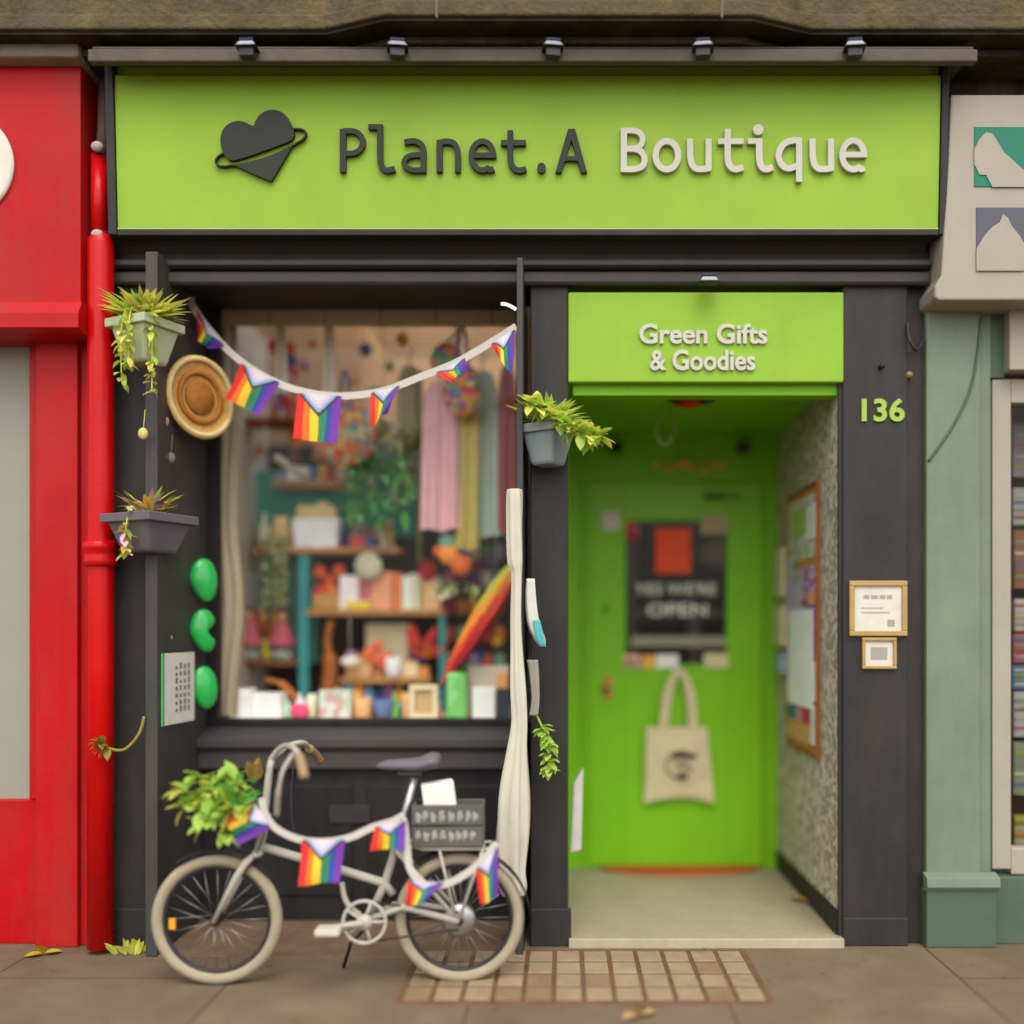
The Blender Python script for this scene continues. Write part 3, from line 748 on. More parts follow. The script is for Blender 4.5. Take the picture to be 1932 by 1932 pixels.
# ================================================================== RED SHOP (left)
r = thing('red_shop', 'bright red shop front next door with pale frosted window', 'shop', (-2.4, 0, 0))
xr = XX(152, -.15)
m = MB(); m.box(-4.2, xr, -.15, .3, ZZ(575, -.15), ZZ(118, -.15)); m.build('fascia', M_red, r, bev=.006)
m = MB(); m.prismx([(.1, ZZ(572, -.15)), (-.17, ZZ(572, -.15)), (-.2, ZZ(590, -.2)), (-.2, ZZ(618, -.2)), (-.16, ZZ(624, -.2)), (.1, ZZ(624, -.2))], -4.2, XX(150, -.19)); m.build('cornice_moulding', M_red, r, bev=.003)
m = MB(); m.box(XX(66, -.03), XX(146, -.03), -.03, .3, 0, ZZ(622, -.1)); m.box(XX(146, -.02), XX(168, -.02), .0, .3, 0, ZZ(300, 0)); m.build('pilaster', M_red, r, bev=.006)
m = MB(); m.box(-4.2, XX(66, -.03), .02, .3, 0, ZZ(1508, .02)); m.box(XX(52, .0), XX(66, -.03), .01, .3, ZZ(1508, .02), ZZ(622, -.1)); m.box(-4.2, XX(66, .0), .0, .3, ZZ(645, .02), ZZ(622, -.1)); m.build('stall_riser', M_red, r, bev=.006)
m = MB(); m.box(-4.2, XX(52, 0), .04, .06, ZZ(1508, .02), ZZ(640, .02)); m.build('window', M_frost, r)
m = MB(); m.lathe([(.215, 0), (.215, .012), (.2, .015)], (0, 0, 0), 48, axis='y'); q = P(-72, 312, -.15); m.v = [(x+q.x, q.y-y, z+q.z) for x, y, z in m.v]; m.build('roundel', C(206, 198, 184), r)
m = MB(); m.box(-4.2, XX(152, -.2), -.22, .3, ZZ(112, -.2), ZZ(20, -.2)); m.box(-4.2, XX(160, -.2), -.25, .3, ZZ(20, -.2), ZZ(2, -.2)); m.build('stone_block', M_stonegr, r, bev=.012)
# red downpipe
dp = thing('downpipe', 'glossy red downpipe between the red shop and the dark shop', 'drainpipe', (XX(190, -.09), -.09, 0))
m = MB(); pxs = XX(190, -.09); m.tube([(pxs, -.09, .02), (pxs, -.09, 1.2), (pxs, -.09, 2.2), (pxs, -.09, ZZ(462, -.09)), (pxs-.002, -.088, ZZ(452, -.09)), (pxs-.008, -.085, ZZ(446, -.09))], [.052]*3+[.052, .05, .036], 20); m.tube([(pxs-.008, -.085, ZZ(450, -.09)), (pxs-.012, -.075, ZZ(295, -.07))], .034, 16); m.build('pipe', M_redpipe, dp)
m = MB(); zc = ZZ(1045, -.09); m.lathe([(.05, -.055), (.066, -.05), (.068, -.03), (.064, -.012), (.064, .008), (.07, .015), (.07, .045), (.05, .055)], (pxs, -.09, zc), 24); m.build('collar', M_redpipe, dp)
m = MB(); m.tube([(pxs-.016, -.05, ZZ(297, -.05)), (pxs-.016, -.03, ZZ(240, -.05)), (pxs-.02, -.0, 3.75)], .024, 14); m.build('upper_pipe', mat('rusty_grey_pipe', (104, 84, 74), .7, .2, 10, dirt=.4), dp)
for zz in (ZZ(292, -.05), ZZ(452, -.07)):
    m = MB(); m.blob((pxs+.0, -.12, zz), (.026, .02, .022), 8); m.build('bracket', mat('pale_bracket', (168, 150, 140), .6), dp)

# ================================================================== SAGE SHOP (right)
g2 = thing('sage_shop', 'sage green shop front next door with white framed window', 'shop', (2.1, 0, 0))
xa = XX(1748, .0)
m = MB(); m.box(xa, XX(1850, .0), .0, .4, 0, ZZ(560, 0)); m.box(XX(1850, .0), XX(1876, 0), .03, .4, 0, ZZ(560, 0)); m.build('pilaster', M_sage, g2, bev=.008)
m = MB(); m.box(xa-.012, XX(1880, -.03), -.035, .1, 0, ZZ(1680, -.03)); m.build('plinth', M_sagedk, g2, bev=.006)
m = MB(); m.prismx([(.0, ZZ(1650, -.03)+.005), (-.05, ZZ(1655, -.03)), (-.055, ZZ(1672, -.03)), (-.036, ZZ(1682, -.03)), (.0, ZZ(1682, -.03))], xa-.016, XX(1884, -.03)); m.build('plinth_moulding', M_sage, g2, bev=.003)
m = MB(); m.box(XX(1872, .05), XX(1908, .05), .05, .12, ZZ(1640, .05), ZZ(715, .05)); m.box(XX(1908, .05), 4.2, .05, .12, ZZ(1650, .05), ZZ(1600, .05)); m.box(XX(1908, .05), 4.2, .05, .12, ZZ(760, .05), ZZ(715, .05))
m.build('window_frame', M_white, g2, bev=.005)
m = MB(); m.box(XX(1876, .02), 4.2, .02, .3, 0, ZZ(1652, .05)); m.build('stall_riser', M_sagedk, g2, bev=.005)
m = MB(); m.box(XX(1870, .02), XX(1900, .02), .04, .3, ZZ(714, .05), ZZ(560, .05)); m.build('console', M_sagedk, g2, bev=.005)
m = MB(); m.box(XX(1901, .0), 4.2, -.02, .3, ZZ(700, 0), ZZ(572, 0)); m.build('awning_box', M_white, g2, bev=.005)
m = MB(); m.box(XX(1908, .08), 4.2, .085, .09, ZZ(1600, .08), ZZ(760, .08)); m.build('pane', glassmat('shop_glass', .008), g2)
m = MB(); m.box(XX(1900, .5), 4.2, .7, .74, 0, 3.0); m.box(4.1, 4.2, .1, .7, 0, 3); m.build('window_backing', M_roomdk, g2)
m = MB()
cols = [(112, 108, 98), (134, 129, 120), (154, 148, 135), (140, 72, 72), (62, 90, 118), (140, 138, 130), (104, 112, 84), (126, 130, 44), (112, 76, 46)]
rows = [(800, 900, 0), (920, 990, 1), (1000, 1110, 8), (1130, 1190, 2), (1195, 1250, 3), (1255, 1300, 4), (1305, 1390, 5), (1400, 1500, 6), (1540, 1600, 7)]
for (a_, b_, k_) in rows: m.box(XX(1910, .3)+rnd.uniform(0, .02), XX(1910, .3)+.9, .3, .34, ZZ(b_, .3), ZZ(a_, .3), k_)
for (a_, b_, k_) in rows:
    for j in range(4):
        z_ = ZZ(a_+(b_-a_)*(.2+.2*j), .3); x_ = XX(1914, .3); m.box(x_, x_+rnd.uniform(.1, .5), .296, .3, z_-.006, z_+.006, (k_+j*2+1) % 9)
m.build('window_posters', [C(*c_) for c_ in cols], g2)
# the neighbour's sign
ns = thing('shop_sign', 'off white shop sign with pale animal silhouettes on teal and slate squares', 'sign', (XX(1860, -.15), -.12, ZZ(565, -.15)))
m = MB(); nx = XX(1785, -.15)
m.prism([(nx+.02, ZZ(178, -.15)), (nx+.01, ZZ(300, -.15)), (nx-.005, ZZ(420, -.15)), (nx-.02, ZZ(520, -.15)), (nx-.045, ZZ(540, -.15)), (nx-.045, ZZ(560, -.15)), (nx-.03, ZZ(566, -.15)), (4.2, ZZ(566, -.15)), (4.2, ZZ(178, -.15))], -.15, .3)
m.build('panel', M_white, ns, bev=.008)
m = MB(); a, c = P(1838, 352, -.152), P(2010, 240, -.152); m.box(a.x, c.x, -.154, -.1495, a.z, c.z, 0); a, c = P(1842, 510, -.152), P(2010, 392, -.152); m.box(a.x, c.x, -.154, -.1495, a.z, c.z, 1); m.build('square', [M_tealsq, M_greysq], ns)
def sil(pts): return [(XX(p_[0], -.155), ZZ(p_[1], -.155)) for p_ in pts]
m = MB()
m.prism(sil([(1838, 310), (1838, 282), (1848, 262), (1860, 250), (1872, 252), (1882, 268), (1894, 288), (1912, 304), (1932, 322), (1948, 353), (1872, 353), (1860, 330), (1848, 330)]), -.1575, -.1545)
m.prism(sil([(1842, 511), (1842, 470), (1856, 446), (1872, 428), (1886, 420), (1892, 404), (1902, 412), (1908, 426), (1924, 446), (1938, 470), (1946, 496), (1930, 511)]), -.1575, -.1545)
m.build('silhouette', M_white, ns)
cb = MB(); cb.tube(smooth_path([P(1752, 870, -.004), P(1800, 800, -.004), P(1835, 720, -.004), P(1852, 600, -.004)], 8), .006, 6); tag(cb.build('cable', M_sagedk), 'thin green cable curving up the sage pilaster', 'cable')
cb = MB(); cb.tube(smooth_path([P(1712, 610, -.004), P(1716, 640, -.03), P(1730, 660, -.03), P(1742, 640, .0)], 8), .007, 6); tag(cb.build('cable', M_dkmet), 'short dark cable loop at the top of the charcoal pillar', 'cable')

# ================================================================== LOBBY THINGS
tb = thing('tote_bag', 'natural cotton tote bag with round dark print hung on the green door', 'bag', P(1282, 1520, ly-.03))
yb = ly-.045
def pp(x, y, d=0): return P(x, y, yb+d)
m = MB(); n1, n2 = 16, 16; vs = []
for side in (0, 1):
    for j in range(n2+1):
        v = j/n2
        for i in range(n1+1):
            u = i/n1; xl, xr_ = 1220-4*v, 1334+14*v
            dip = 10*math.sin(math.pi*u)*(-1)*v*v*1.2
            q = P(xl+(xr_-xl)*u, 1372+(1516-1372)*v+dip, yb)
            bul = .022*math.sin(math.pi*u)*math.sin(math.pi*min(1, .15+v*.85))+.007*math.sin(u*9+v*5)*v+.004*math.sin(u*23-v*11)*math.sin(v*3.1)+.004*math.sin(v*17+u*6)*u
            vs.append((q.x, q.y-bul if side == 0 else q.y+.004, q.z))
w_ = n1+1; o_ = (n1+1)*(n2+1)
m.add(vs, [(j*w_+i, (j+1)*w_+i, (j+1)*w_+i+1, j*w_+i+1) for j in range(n2) for i in range(n1)]+[(o_+j*w_+i, o_+j*w_+i+1, o_+(j+1)*w_+i+1, o_+(j+1)*w_+i) for j in range(n2) for i in range(n1)], 0, True)
bag = m.build('body', M_canvas, tb)
for (pts) in ([(1254, 1374), (1262, 1310), (1274, 1272), (1281, 1262), (1288, 1272), (1300, 1310), (1306, 1374)], [(1250, 1374), (1257, 1312), (1270, 1278), (1281, 1268), (1293, 1278), (1305, 1312), (1311, 1374)]):
    off = 0 if pts[0][0] == 1254 else -.008
    strip(smooth_path([P(a_, b_, yb-.004+off) for a_, b_ in pts], 5), .035).build('strap', M_canvas, tb)
m = MB(); cc = P(1287, 1444, yb-.03)
ang = [i/20*math.pi*2 for i in range(21)]
arc = [(cc.x+.082*math.cos(R(a_)), cc.y-.0, cc.z+.072*math.sin(R(a_))) for a_ in range(70, 300, 10)]
m.tube(arc, .005, 6); m.box(cc.x-.05, cc.x+.075, cc.y-.003, cc.y+.004, cc.z+.038, cc.z+.062); m.box(cc.x-.04, cc.x+.05, cc.y-.003, cc.y+.004, cc.z-.01, cc.z-.003); m.blob((cc.x, cc.y, cc.z-.055), (.025, .004, .02), 8)
m.tube([(cc.x-.03, cc.y, cc.z+.0), (cc.x+.01, cc.y, cc.z+.02), (cc.x+.05, cc.y, cc.z-.02), (cc.x+.02, cc.y, cc.z-.05)], .004, 6)
m.build('print', M_inkdk, tb)
m = MB(); q = P(1281, 1262, ly); m.tube([(q.x, ly+.006, q.z+.01), (q.x, ly-.06, q.z+.006), (q.x, ly-.066, q.z+.02)], .004, 8); tag(m.build('coat_hook', M_metal), 'small metal hook on the door holding the tote bag', 'hook')
# orange notice hung in the door window
m = MB(); a, c = P(1236, 1082, ly+.01), P(1303, 997, ly+.01); m.box(a.x, c.x, ly-.006, ly+.002, a.z, c.z)
nt_ = thing('hanging_notice', 'bright orange red card hung inside the door window', 'notice', ((a.x+c.x)/2, ly, a.z)); m.build('card', C(236, 84, 52), nt_)
m = MB(); m.tube([((a.x+c.x)/2-.03, ly-.003, c.z), ((a.x+c.x)/2, ly-.003, c.z+.035), ((a.x+c.x)/2+.03, ly-.003, c.z)], .004, 6); m.build('string', C(120, 112, 100), nt_)
# door mat
m = MB(); cx, rx_ = XX(1285, 1.2), .43
pts = [(cx+rx_*math.cos(R(a_)), 1.235-.17*abs(math.sin(R(a_)))) for a_ in range(180, 361, 6)]
m.prismz(pts, .037, .055); tag(m.build('door_mat', M_coir, bev=.004), 'half round orange brown coir mat at the foot of the green door', 'door mat')
m = MB(); m.prismz([(cx+(rx_-.1)*math.cos(R(a_)), 1.236-.09*abs(math.sin(R(a_)))) for a_ in range(180, 361, 6)], .054, .0565); 
# fallen leaf, brown, on the lobby floor
m = MB(); q = P(1538, 1700, .45)
for k_ in range(3): m.leaf((q.x-.02*k_, .48+.02*k_, .045+.004*k_), (.6-.5*k_, .3+.3*k_, .15), (0, 0, 1), .085, .06)
tag(m.build('dead_leaf', C(170, 120, 58)), 'dry tan leaf lying on the doorway floor by the right wall', 'leaf')
# ceiling smoke detector, hanging loop, black fittings, orange garland
sd = thing('smoke_detector', 'dark ceiling fitting with red centre inside the doorway', 'detector', (XX(1303, .35), .35, 2.35))
m = MB(); m.lathe([(.075, 0), (.11, .012), (.11, .03)], (XX(1305, .35), .35, 2.355), 24); m.build('body', M_dkmet, sd)
m = MB(); m.lathe([(.03, -.016), (.06, -.006), (.062, .003)], (XX(1300, .35), .35, 2.35), 24); m.build('cover', C(190, 58, 34), sd)
m = MB(); yy = .6; m.tube(smooth_path([P(1257, 752, yy), P(1244, 785, yy), P(1238, 810, yy), P(1245, 832, yy), P(1255, 840, yy), P(1266, 830, yy), P(1272, 808, yy), P(1266, 782, yy), P(1257, 752, yy)], 6), .007, 6)
m.tube([P(1257, 753, yy), (XX(1257, yy), yy, 2.386)], .004, 6); tag(m.build('hanging_loop', C(150, 170, 112)), 'pale loop of cord hanging in the doorway', 'cord')
for px, lb in ((1162, 'left'), (1400, 'right')):
    k_ = thing('wall_bracket', 'black bracket high on the green door wall, %s of the pair' % lb, 'bracket', P(px, 850, ly), 'black brackets above the door')
    a = P(px, 846, ly); m = MB(); m.box(a.x-.032, a.x+.032, ly-.08, ly-.022, a.z-.022, a.z+.018); m.build('body', M_dkmet, k_, bev=.004)
    m = MB(); m.box(a.x-.02, a.x+.02, ly-.022, ly-.001, a.z-.03, a.z+.03); m.build('plate', M_dkmet, k_)
ga = thing('bead_garland', 'string of orange brown beads strung across the wall above the green door', 'garland', P(1300, 890, ly-.04))
bd = [(1237, 876), (1262, 886), (1280, 878), (1292, 873), (1304, 882), (1327, 888), (1345, 874), (1362, 878)]
m = MB(); m.tube([P(x, y, ly-.035) for x, y in bd], .002, 5); m.build('cord', M_woodd, ga)
for x, y in bd:
    m = MB(); q = P(x, y, ly-.035); m.blob(q, (.02, .014, .02), 7); m.build('bead', C(240, 160, 84), ga)
m = MB(); a = P(1345, 938, ly); m.box(a.x-.045, a.x+.045, ly-.06, ly-.001, a.z-.012, a.z+.01); m.box(a.x+.03, a.x+.14, ly-.05, ly-.035, a.z-.005, a.z+.005)
tag(m.build('door_closer', mat('green_metal', (50, 90, 30), .5), bev=.003), 'green painted door closer arm above the door window', 'door closer')
# noticeboard on the right lobby wall (normal -x)
xw = XR0-.0125
def wquad(mb, y0, y1, z0, z1, t0, t1, mi=0): mb.box(xw-t1, xw-t0, y0, y1, z0, z1, mi)
nb = thing('noticeboard', 'tall cork noticeboard in orange wood frame on the wallpapered doorway wall', 'noticeboard', (xw, .62, .75))
m = MB(); wquad(m, .33, .92, .76, 1.98, .0, .012); m.build('cork', M_cork, nb)
m = MB()
for q in ((.31, .33, .74, 2.0), (.92, .94, .74, 2.0), (.33, .92, .74, .76), (.33, .92, 1.98, 2.0), (.33, .92, 1.44, 1.465)): wquad(m, *q, 0, .02)
m.build('frame', mat('orange_pine', (144, 88, 46), .5, .2, 14), nb, bev=.002)
posters = [
    ('white printed sheet, largest on the noticeboard', .37, .88, .96, 1.42, .0232, C(248, 244, 244)),
    ('pink and purple poster on the noticeboard', .35, .55, 1.2, 1.62, .0175, patmat('purple_print', [(176, 96, 176), (206, 180, 196), (140, 120, 190), (200, 90, 150)], 26)),
    ('pale green and white poster at the top of the noticeboard', .36, .8, 1.66, 1.95, .014, patmat('pale_print', [(214, 206, 196), (176, 190, 140), (224, 214, 206), (190, 176, 170)], 16)),
    ('grey striped flyer beside the purple poster', .57, .8, 1.4, 1.62, .0178, C(178, 170, 166)),
    ('small magenta flyer low on the noticeboard', .5, .62, .86, .95, .014, C(206, 60, 100)),
    ('wide kraft paper sheet across the foot of the noticeboard', .4, .9, .79, .88, .021, C(206, 158, 92)),
    ('lavender sheet overlapping the frame rail', .62, .93, 1.36, 1.56, .0225, C(190, 176, 206)),
    ('white leaflet overlapping the near upper edge', .33, .5, 1.74, 1.9, .0215, C(226, 222, 214)),
    ('lime green flyer overlapping the upper middle', .56, .78, 1.78, 1.9, .0218, C(160, 196, 90)),
    ('peach flyer above the big white sheet', .34, .46, 1.44, 1.5, .0228, C(224, 160, 130)),
    ('white receipt strip at the near lower edge', .335, .42, .8, .98, .0222, C(220, 214, 206)),
    ('cream handbill at the top far corner of the noticeboard', .8, .91, 1.72, 1.96, .0155, C(214, 200, 166)),
    ('pale blue handbill in the middle of the noticeboard frame', .8, .91, 1.46, 1.7, .0162, C(176, 196, 206)),
    ('white handbill under the frame rail at the near edge', .34, .46, 1.0, 1.18, .0188, C(226, 220, 212)),
    ('pink strip of paper near the foot of the noticeboard', .62, .74, .8, .95, .0152, C(214, 150, 156)),
    ('teal leaflet low on the noticeboard', .74, .9, .78, .98, .015, C(36, 132, 134)),
    ('red brown flyer low on the noticeboard', .44, .5, .9, 1.05, .0145, C(146, 60, 50))]
for lb, y0, y1, z0, z1, t_, mt in posters:
    m = MB(); wquad(m, y0, y1, z0, z1, t_-.001, t_+.001); tag(m.build('poster', mt), lb, 'poster', 'papers on the noticeboard')
for lb, y0, y1, z0, z1, dz in (('cream card on the wallpaper beyond the top of the noticeboard', .985, 1.19, 1.5, 1.75, 0), ('tilted cream card below another card beyond the noticeboard', .985, 1.19, 1.24, 1.45, 0), ('blue white card lowest beyond the noticeboard', .985, 1.16, 1.1, 1.2, 0)):
    m = MB(); wquad(m, y0, y1, z0, z1, .001, .034); tag(m.build('card', C(216, 200, 162) if 'cream' in lb else C(150, 176, 190), bev=.004), lb, 'card', 'cards beside the noticeboard')
# pale parcel leaning in the left of the doorway
m = MB(); q = P(1085, 1525, .62)
m.prism([(XX(1076, .35), ZZ(1605, .35)), (XX(1096, .35), ZZ(1600, .35)), (XX(1100, .35), ZZ(1445, .35)), (XX(1082, .35), ZZ(1475, .35))], .3, .36)
tag(m.build('hanging_bag', C(206, 200, 190), bev=.006), 'pale bag hanging at the left edge of the doorway', 'bag')

# ================================================================== WINDOW BAY FITTINGS
# woven tray on the left side board
wt = thing('woven_tray', 'round woven tray in tan and cream hung on the left side board', 'tray', P(365, 832, .1))
m = MB(); q = Vector((-1.555, .1, ZZ(750, .1)))
RT = .175
m.lathe([(.02, .0), (RT*.55, .002), (RT*.9, -.006), (RT, -.02), (RT*1.02, -.01), (RT*.9, .006), (.02, .014)], (0, 0, 0), 36, axis='y')
ob = m.build('rim', M_wick, wt)
Mx = Matrix.Rotation(R(33), 4, 'Z')
def spin(o_, yaw, at, pitch=0):
    mm = Matrix.Rotation(R(yaw), 4, 'Z') @ Matrix.Rotation(R(pitch), 4, 'X')
    base = o_.parent.location if o_.parent else Vector((0, 0, 0))
    for v in o_.data.vertices: v.co = (mm @ (v.co+base))+Vector(at)-base
spin(ob, 58, q)
m = MB(); m.lathe([(.005, -.004), (RT*.42, -.003), (RT*.43, .003), (.005, .004)], (0, 0, 0), 28, axis='y'); m.v = [(x, y-.006, z) for x, y, z in m.v]; ob = m.build('weave_centre', M_wickd, wt); spin(ob, 58, q)
m = MB()
m.tube([(.162*math.cos(i*math.pi/24), -.014, .162*math.sin(i*math.pi/24)) for i in range(48)], .012, 8, closed=True)
ob = m.build('binding', [mat('cream_straw', (220, 198, 140), .8, .25, 14)], wt); spin(ob, 58, q)
m = MB()
m.tube([(.105*math.cos(i*math.pi/24), -.006, .105*math.sin(i*math.pi/24)) for i in range(48)], .012, 8, closed=True)
ob = m.build('inner_ring', M_wickd, wt); spin(ob, 58, q)
# bean shaped green decorations on the left side board
def bean(py, lab, notch):
    c = Vector((-1.61, .28, ZZ(py, .28))); mb = MB(); n = 18; vs = []; rings = 14
    for i in range(rings+1):
        th = math.pi*i/rings; zz = math.cos(th)
        for j in range(n):
            ph = 2*math.pi*j/n; x = math.sin(th)*math.cos(ph); y = math.sin(th)*math.sin(ph)
            sx = .062*(1-.18*max(0, -zz)); xo = .016*max(0, -zz)
            if notch and x > 0: x *= 1-.75*math.exp(-((zz+.05)/.3)**2)
            vs.append((x*sx+xo, y*.03-.03, zz*.096))
    mb.add(vs, [(i*n+j, (i+1)*n+j, (i+1)*n+(j+1)%n, i*n+(j+1)%n) for i in range(rings) for j in range(n)], 0, True)
    o_ = mb.build('wall_decoration', M_gbean, org=(0, 0, 0)); spin(o_, 36, c); tag(o_, lab, 'decoration', 'green decorations on the left side board'); return o_
bean(1095, 'glossy green bean shaped decoration, topmost of the three', False)
bean(1190, 'glossy green decoration with a bite shaped notch, middle of the three', True)
bean(1297, 'glossy green bean shaped decoration, lowest of the three', False)
# white notice on the left side board
wn = thing('side_notice', 'white upright notice with green edge on the left side board', 'sign', (-1.62, .05, .95))
Z0, Z1 = ZZ(1366, .0), ZZ(1232, .0)
m = MB(); m.box(-1.633, -1.625, -.13, .19, Z0, Z1); 
pl = MB(); pl.box(-.13, .15, -.005, .0, Z0, Z1); ob = pl.build('plate', C(216, 212, 194), wn, bev=.002); spin(ob, 85, (-1.622, .03, 0))
pl = MB(); pl.box(-.148, -.131, -.007, .0, Z0, Z1); ob = pl.build('edge', C(90, 170, 100), wn); spin(ob, 85, (-1.622, .03, 0))
pl = MB()
for i in range(4):
    for k_ in range(7): pl.box(-.03+i*.038, -.012+i*.038, -.0065, -.0045, Z0+.05+k_*.03, Z0+.05+k_*.03+rnd.uniform(.012, .026))
ob = pl.build('print', C(120, 122, 110), wn); spin(ob, 85, (-1.622, .03, 0))
# small screws and knobs
m = MB(); m.blob(P(319, 1203, .0)+Vector((.004, 0, 0)), (.012, .012, .012), 6); tag(m.build('knob', C(140, 126, 110)), 'small pale knob above the white side notice', 'knob')

# planters that straddle the side boards
def planter(c, w, h, mt, label, leafs, nleaf_, spread, droop, seed, lean=0):
    k_ = thing('planter', label, 'planter', c, local=True, rz=R(45)+lean)
    w0 = w*.6
    m = MB(); m.add([(-w0/2, -w0/2, 0), (w0/2, -w0/2, 0), (w0/2, w0/2, 0), (-w0/2, w0/2, 0), (-w/2, -w/2, h), (w/2, -w/2, h), (w/2, w/2, h), (-w/2, w/2, h)], [(0, 3, 2, 1), (4, 5, 6, 7), (0, 1, 5, 4), (1, 2, 6, 5), (2, 3, 7, 6), (3, 0, 4, 7)])
    m.build('pot', mt, k_, bev=.014)
    m = MB(); e = w/2+.008
    for (a_, b_, c_, d_) in ((-e, e, -e, -w/2+.004), (-e, e, w/2-.004, e), (-e, -w/2+.004, -w/2+.004, w/2-.004), (w/2-.004, e, -w/2+.004, w/2-.004)): m.box(a_, b_, c_, d_, h-.03, h+.006)
    m.build('rim', mt, k_, bev=.004)
    rr = random.Random(seed); m = MB()
    for i in range(nleaf_*2):
        a_ = rr.uniform(0, 2*math.pi); r0 = rr.uniform(0, spread*.5)
        b0 = Vector((r0*math.cos(a_), r0*math.sin(a_), h+rr.uniform(.0, .02)))
        d = Vector((math.cos(a_)*rr.uniform(.3, 1), math.sin(a_)*rr.uniform(.3, 1), rr.uniform(.3, 1.2)))
        m.leaf(b0, d, (0, 0, 1), rr.uniform(.06, .14)*spread/.12, rr.uniform(.018, .032)*spread/.12, rr.randrange(len(leafs)), .35)
    m.build('foliage', leafs, k_)
    if droop:
        m = MB()
        for (dx, dy, ln) in droop:
            pts = [Vector((dx*.3, dy*.3, h)), Vector((dx*.8, dy*.8, h+.03)), Vector((dx, dy, h-.06)), Vector((dx*1.02, dy*1.02, h-ln*.6)), Vector((dx*.98, dy*.98, h-ln))]
            sp_ = smooth_path(pts, 5); m.tube(sp_, .003, 5, mi=0)
            for q_ in sp_[4:]:
                for _ in range(2): m.leaf(q_, (rr.uniform(-1, 1), rr.uniform(-1, 1), rr.uniform(-.8, .2)), (0, 0, 1), rr.uniform(.03, .055), .025, rr.randrange(len(leafs)), .3)
        m.build('trailing_stems', leafs, k_)
    return k_
c = P(278, 692, -.12); planter((c.x, -.14, c.z), .2, .17, M_potg, 'pale green planter with yellow green leaves, high on the left board', [M_leafy, M_leaf, leafmat('leaf_olive', (200, 196, 90))], 120, .13, [(-.12, .0, .26), (-.06, -.1, .3), (-.13, -.05, .2)], 3, R(20))
c = P(285, 1045, -.12); planter((c.x, -.13, c.z), .25, .15, M_potgr, 'dark grey planter with sparse yellowing leaves, lower on the left board', [M_leafy, leafmat('leaf_ochre', (210, 176, 76)), C(206, 160, 170), M_leaf], 26, .12, [(-.14, -.02, .16)], 5, R(20))
c = P(1034, 880, -.08); planter((c.x, -.085, c.z), .17, .16, M_potbl, 'blue grey planter with leaning lime leaves on the right board', [M_leafy, M_leaf], 50, .12, [], 8, R(12))
m = MB(); rr = random.Random(21)
pts = smooth_path([P(1000, 760, -.18), P(1050, 790, -.22), P(1095, 818, -.26), P(1130, 826, -.27)], 6)
m.tube(pts, .005, 6)
for i, q_ in enumerate(pts):
    for _ in range(7): m.leaf(q_, (rr.uniform(-.6, 1), rr.uniform(-1, .6), rr.uniform(-.5, .9)), (0, 0, 1), rr.uniform(.05, .085), .042, rr.randrange(2), .3)
tag(m.build('trailing_plant', [M_leafy, M_leaf]), 'lime leafed stem reaching from the right planter towards the door', 'plant')
m = MB(); pts = smooth_path([P(272, 1352, -.16), P(262, 1385, -.18), P(235, 1414, -.2), P(205, 1412, -.2), P(192, 1402, -.2)], 6); m.tube(pts, .0065, 7)
for q_ in pts[-7:]: 
    for _ in range(3): m.leaf(q_, (rr.uniform(-1, .3), -.4, rr.uniform(-.8, .8)), (0, 0, 1), .05, .03, 0, .3)
tag(m.build('vine', [leafmat('vine_olive', (160, 146, 62))]), 'single olive vine curling out from the left board towards the red pipe', 'plant')
m = MB(); pts = smooth_path([P(1008, 1340, -.14), P(1022, 1370, -.16), P(1036, 1405, -.16), P(1036, 1455, -.16)], 6); m.tube(pts, .005, 6)
for q_ in pts[6:]:
    for _ in range(4): m.leaf(q_, (rr.uniform(-1, 1), -.5, rr.uniform(-.8, .5)), (0, 0, 1), .05, .032, 0, .3)
tag(m.build('vine', [M_leaf]), 'thin green vine hanging on the middle pillar beside the white cloth', 'plant')
# pale bell shaped bits hanging by the left board
for i, (px, py, y_, cl, lb) in enumerate(((270, 818, -.2, (196, 178, 110), 'yellowish'), (310, 795, -.05, (150, 132, 112), 'tan'), (307, 862, -.05, (96, 98, 132), 'bluish'), (322, 864, -.02, (120, 108, 96), 'brown'))):
    m = MB(); m.blob(P(px, py, y_), (.02, .015, .024), 8); q_ = P(px, py, y_); m.tube([q_, q_+Vector((0, .02, .1))], .002, 5)
    tag(m.build('hanging_bead', C(*cl)), '%s bead of the wind chime by the left board' % lb, 'bead', 'beads hanging by the left board')
# white strip on the right board, cloths
def folded(pts, rs, y, folds, mt, name, label, cat):
    mb = MB(); vs = []; n = 28
    sp_ = smooth_path([(XX(a_, y), ZZ(b_, y), r_*(CD+y)/F) for a_, b_, r_ in zip([p_[0] for p_ in pts], [p_[1] for p_ in pts], rs)], 5)
    for q_ in sp_:
        for j in range(n):
            a_ = 2*math.pi*j/n; r_ = q_.z*(1+.22*math.sin(a_*folds+q_.y*3)+.1*math.sin(a_*(folds*2+1)-q_.y*7)); vs.append((q_.x+r_*math.cos(a_), y+r_*.6*math.sin(a_), q_.y))
    k_ = len(sp_)
    mb.add(vs, [(i*n+j, i*n+(j+1)%n, (i+1)*n+(j+1)%n, (i+1)*n+j) for i in range(k_-1) for j in range(n)]+[tuple(range(n))[::-1], tuple((k_-1)*n+j for j in range(n))], 0, True)
    return tag(mb.build(name, mt), label, cat)
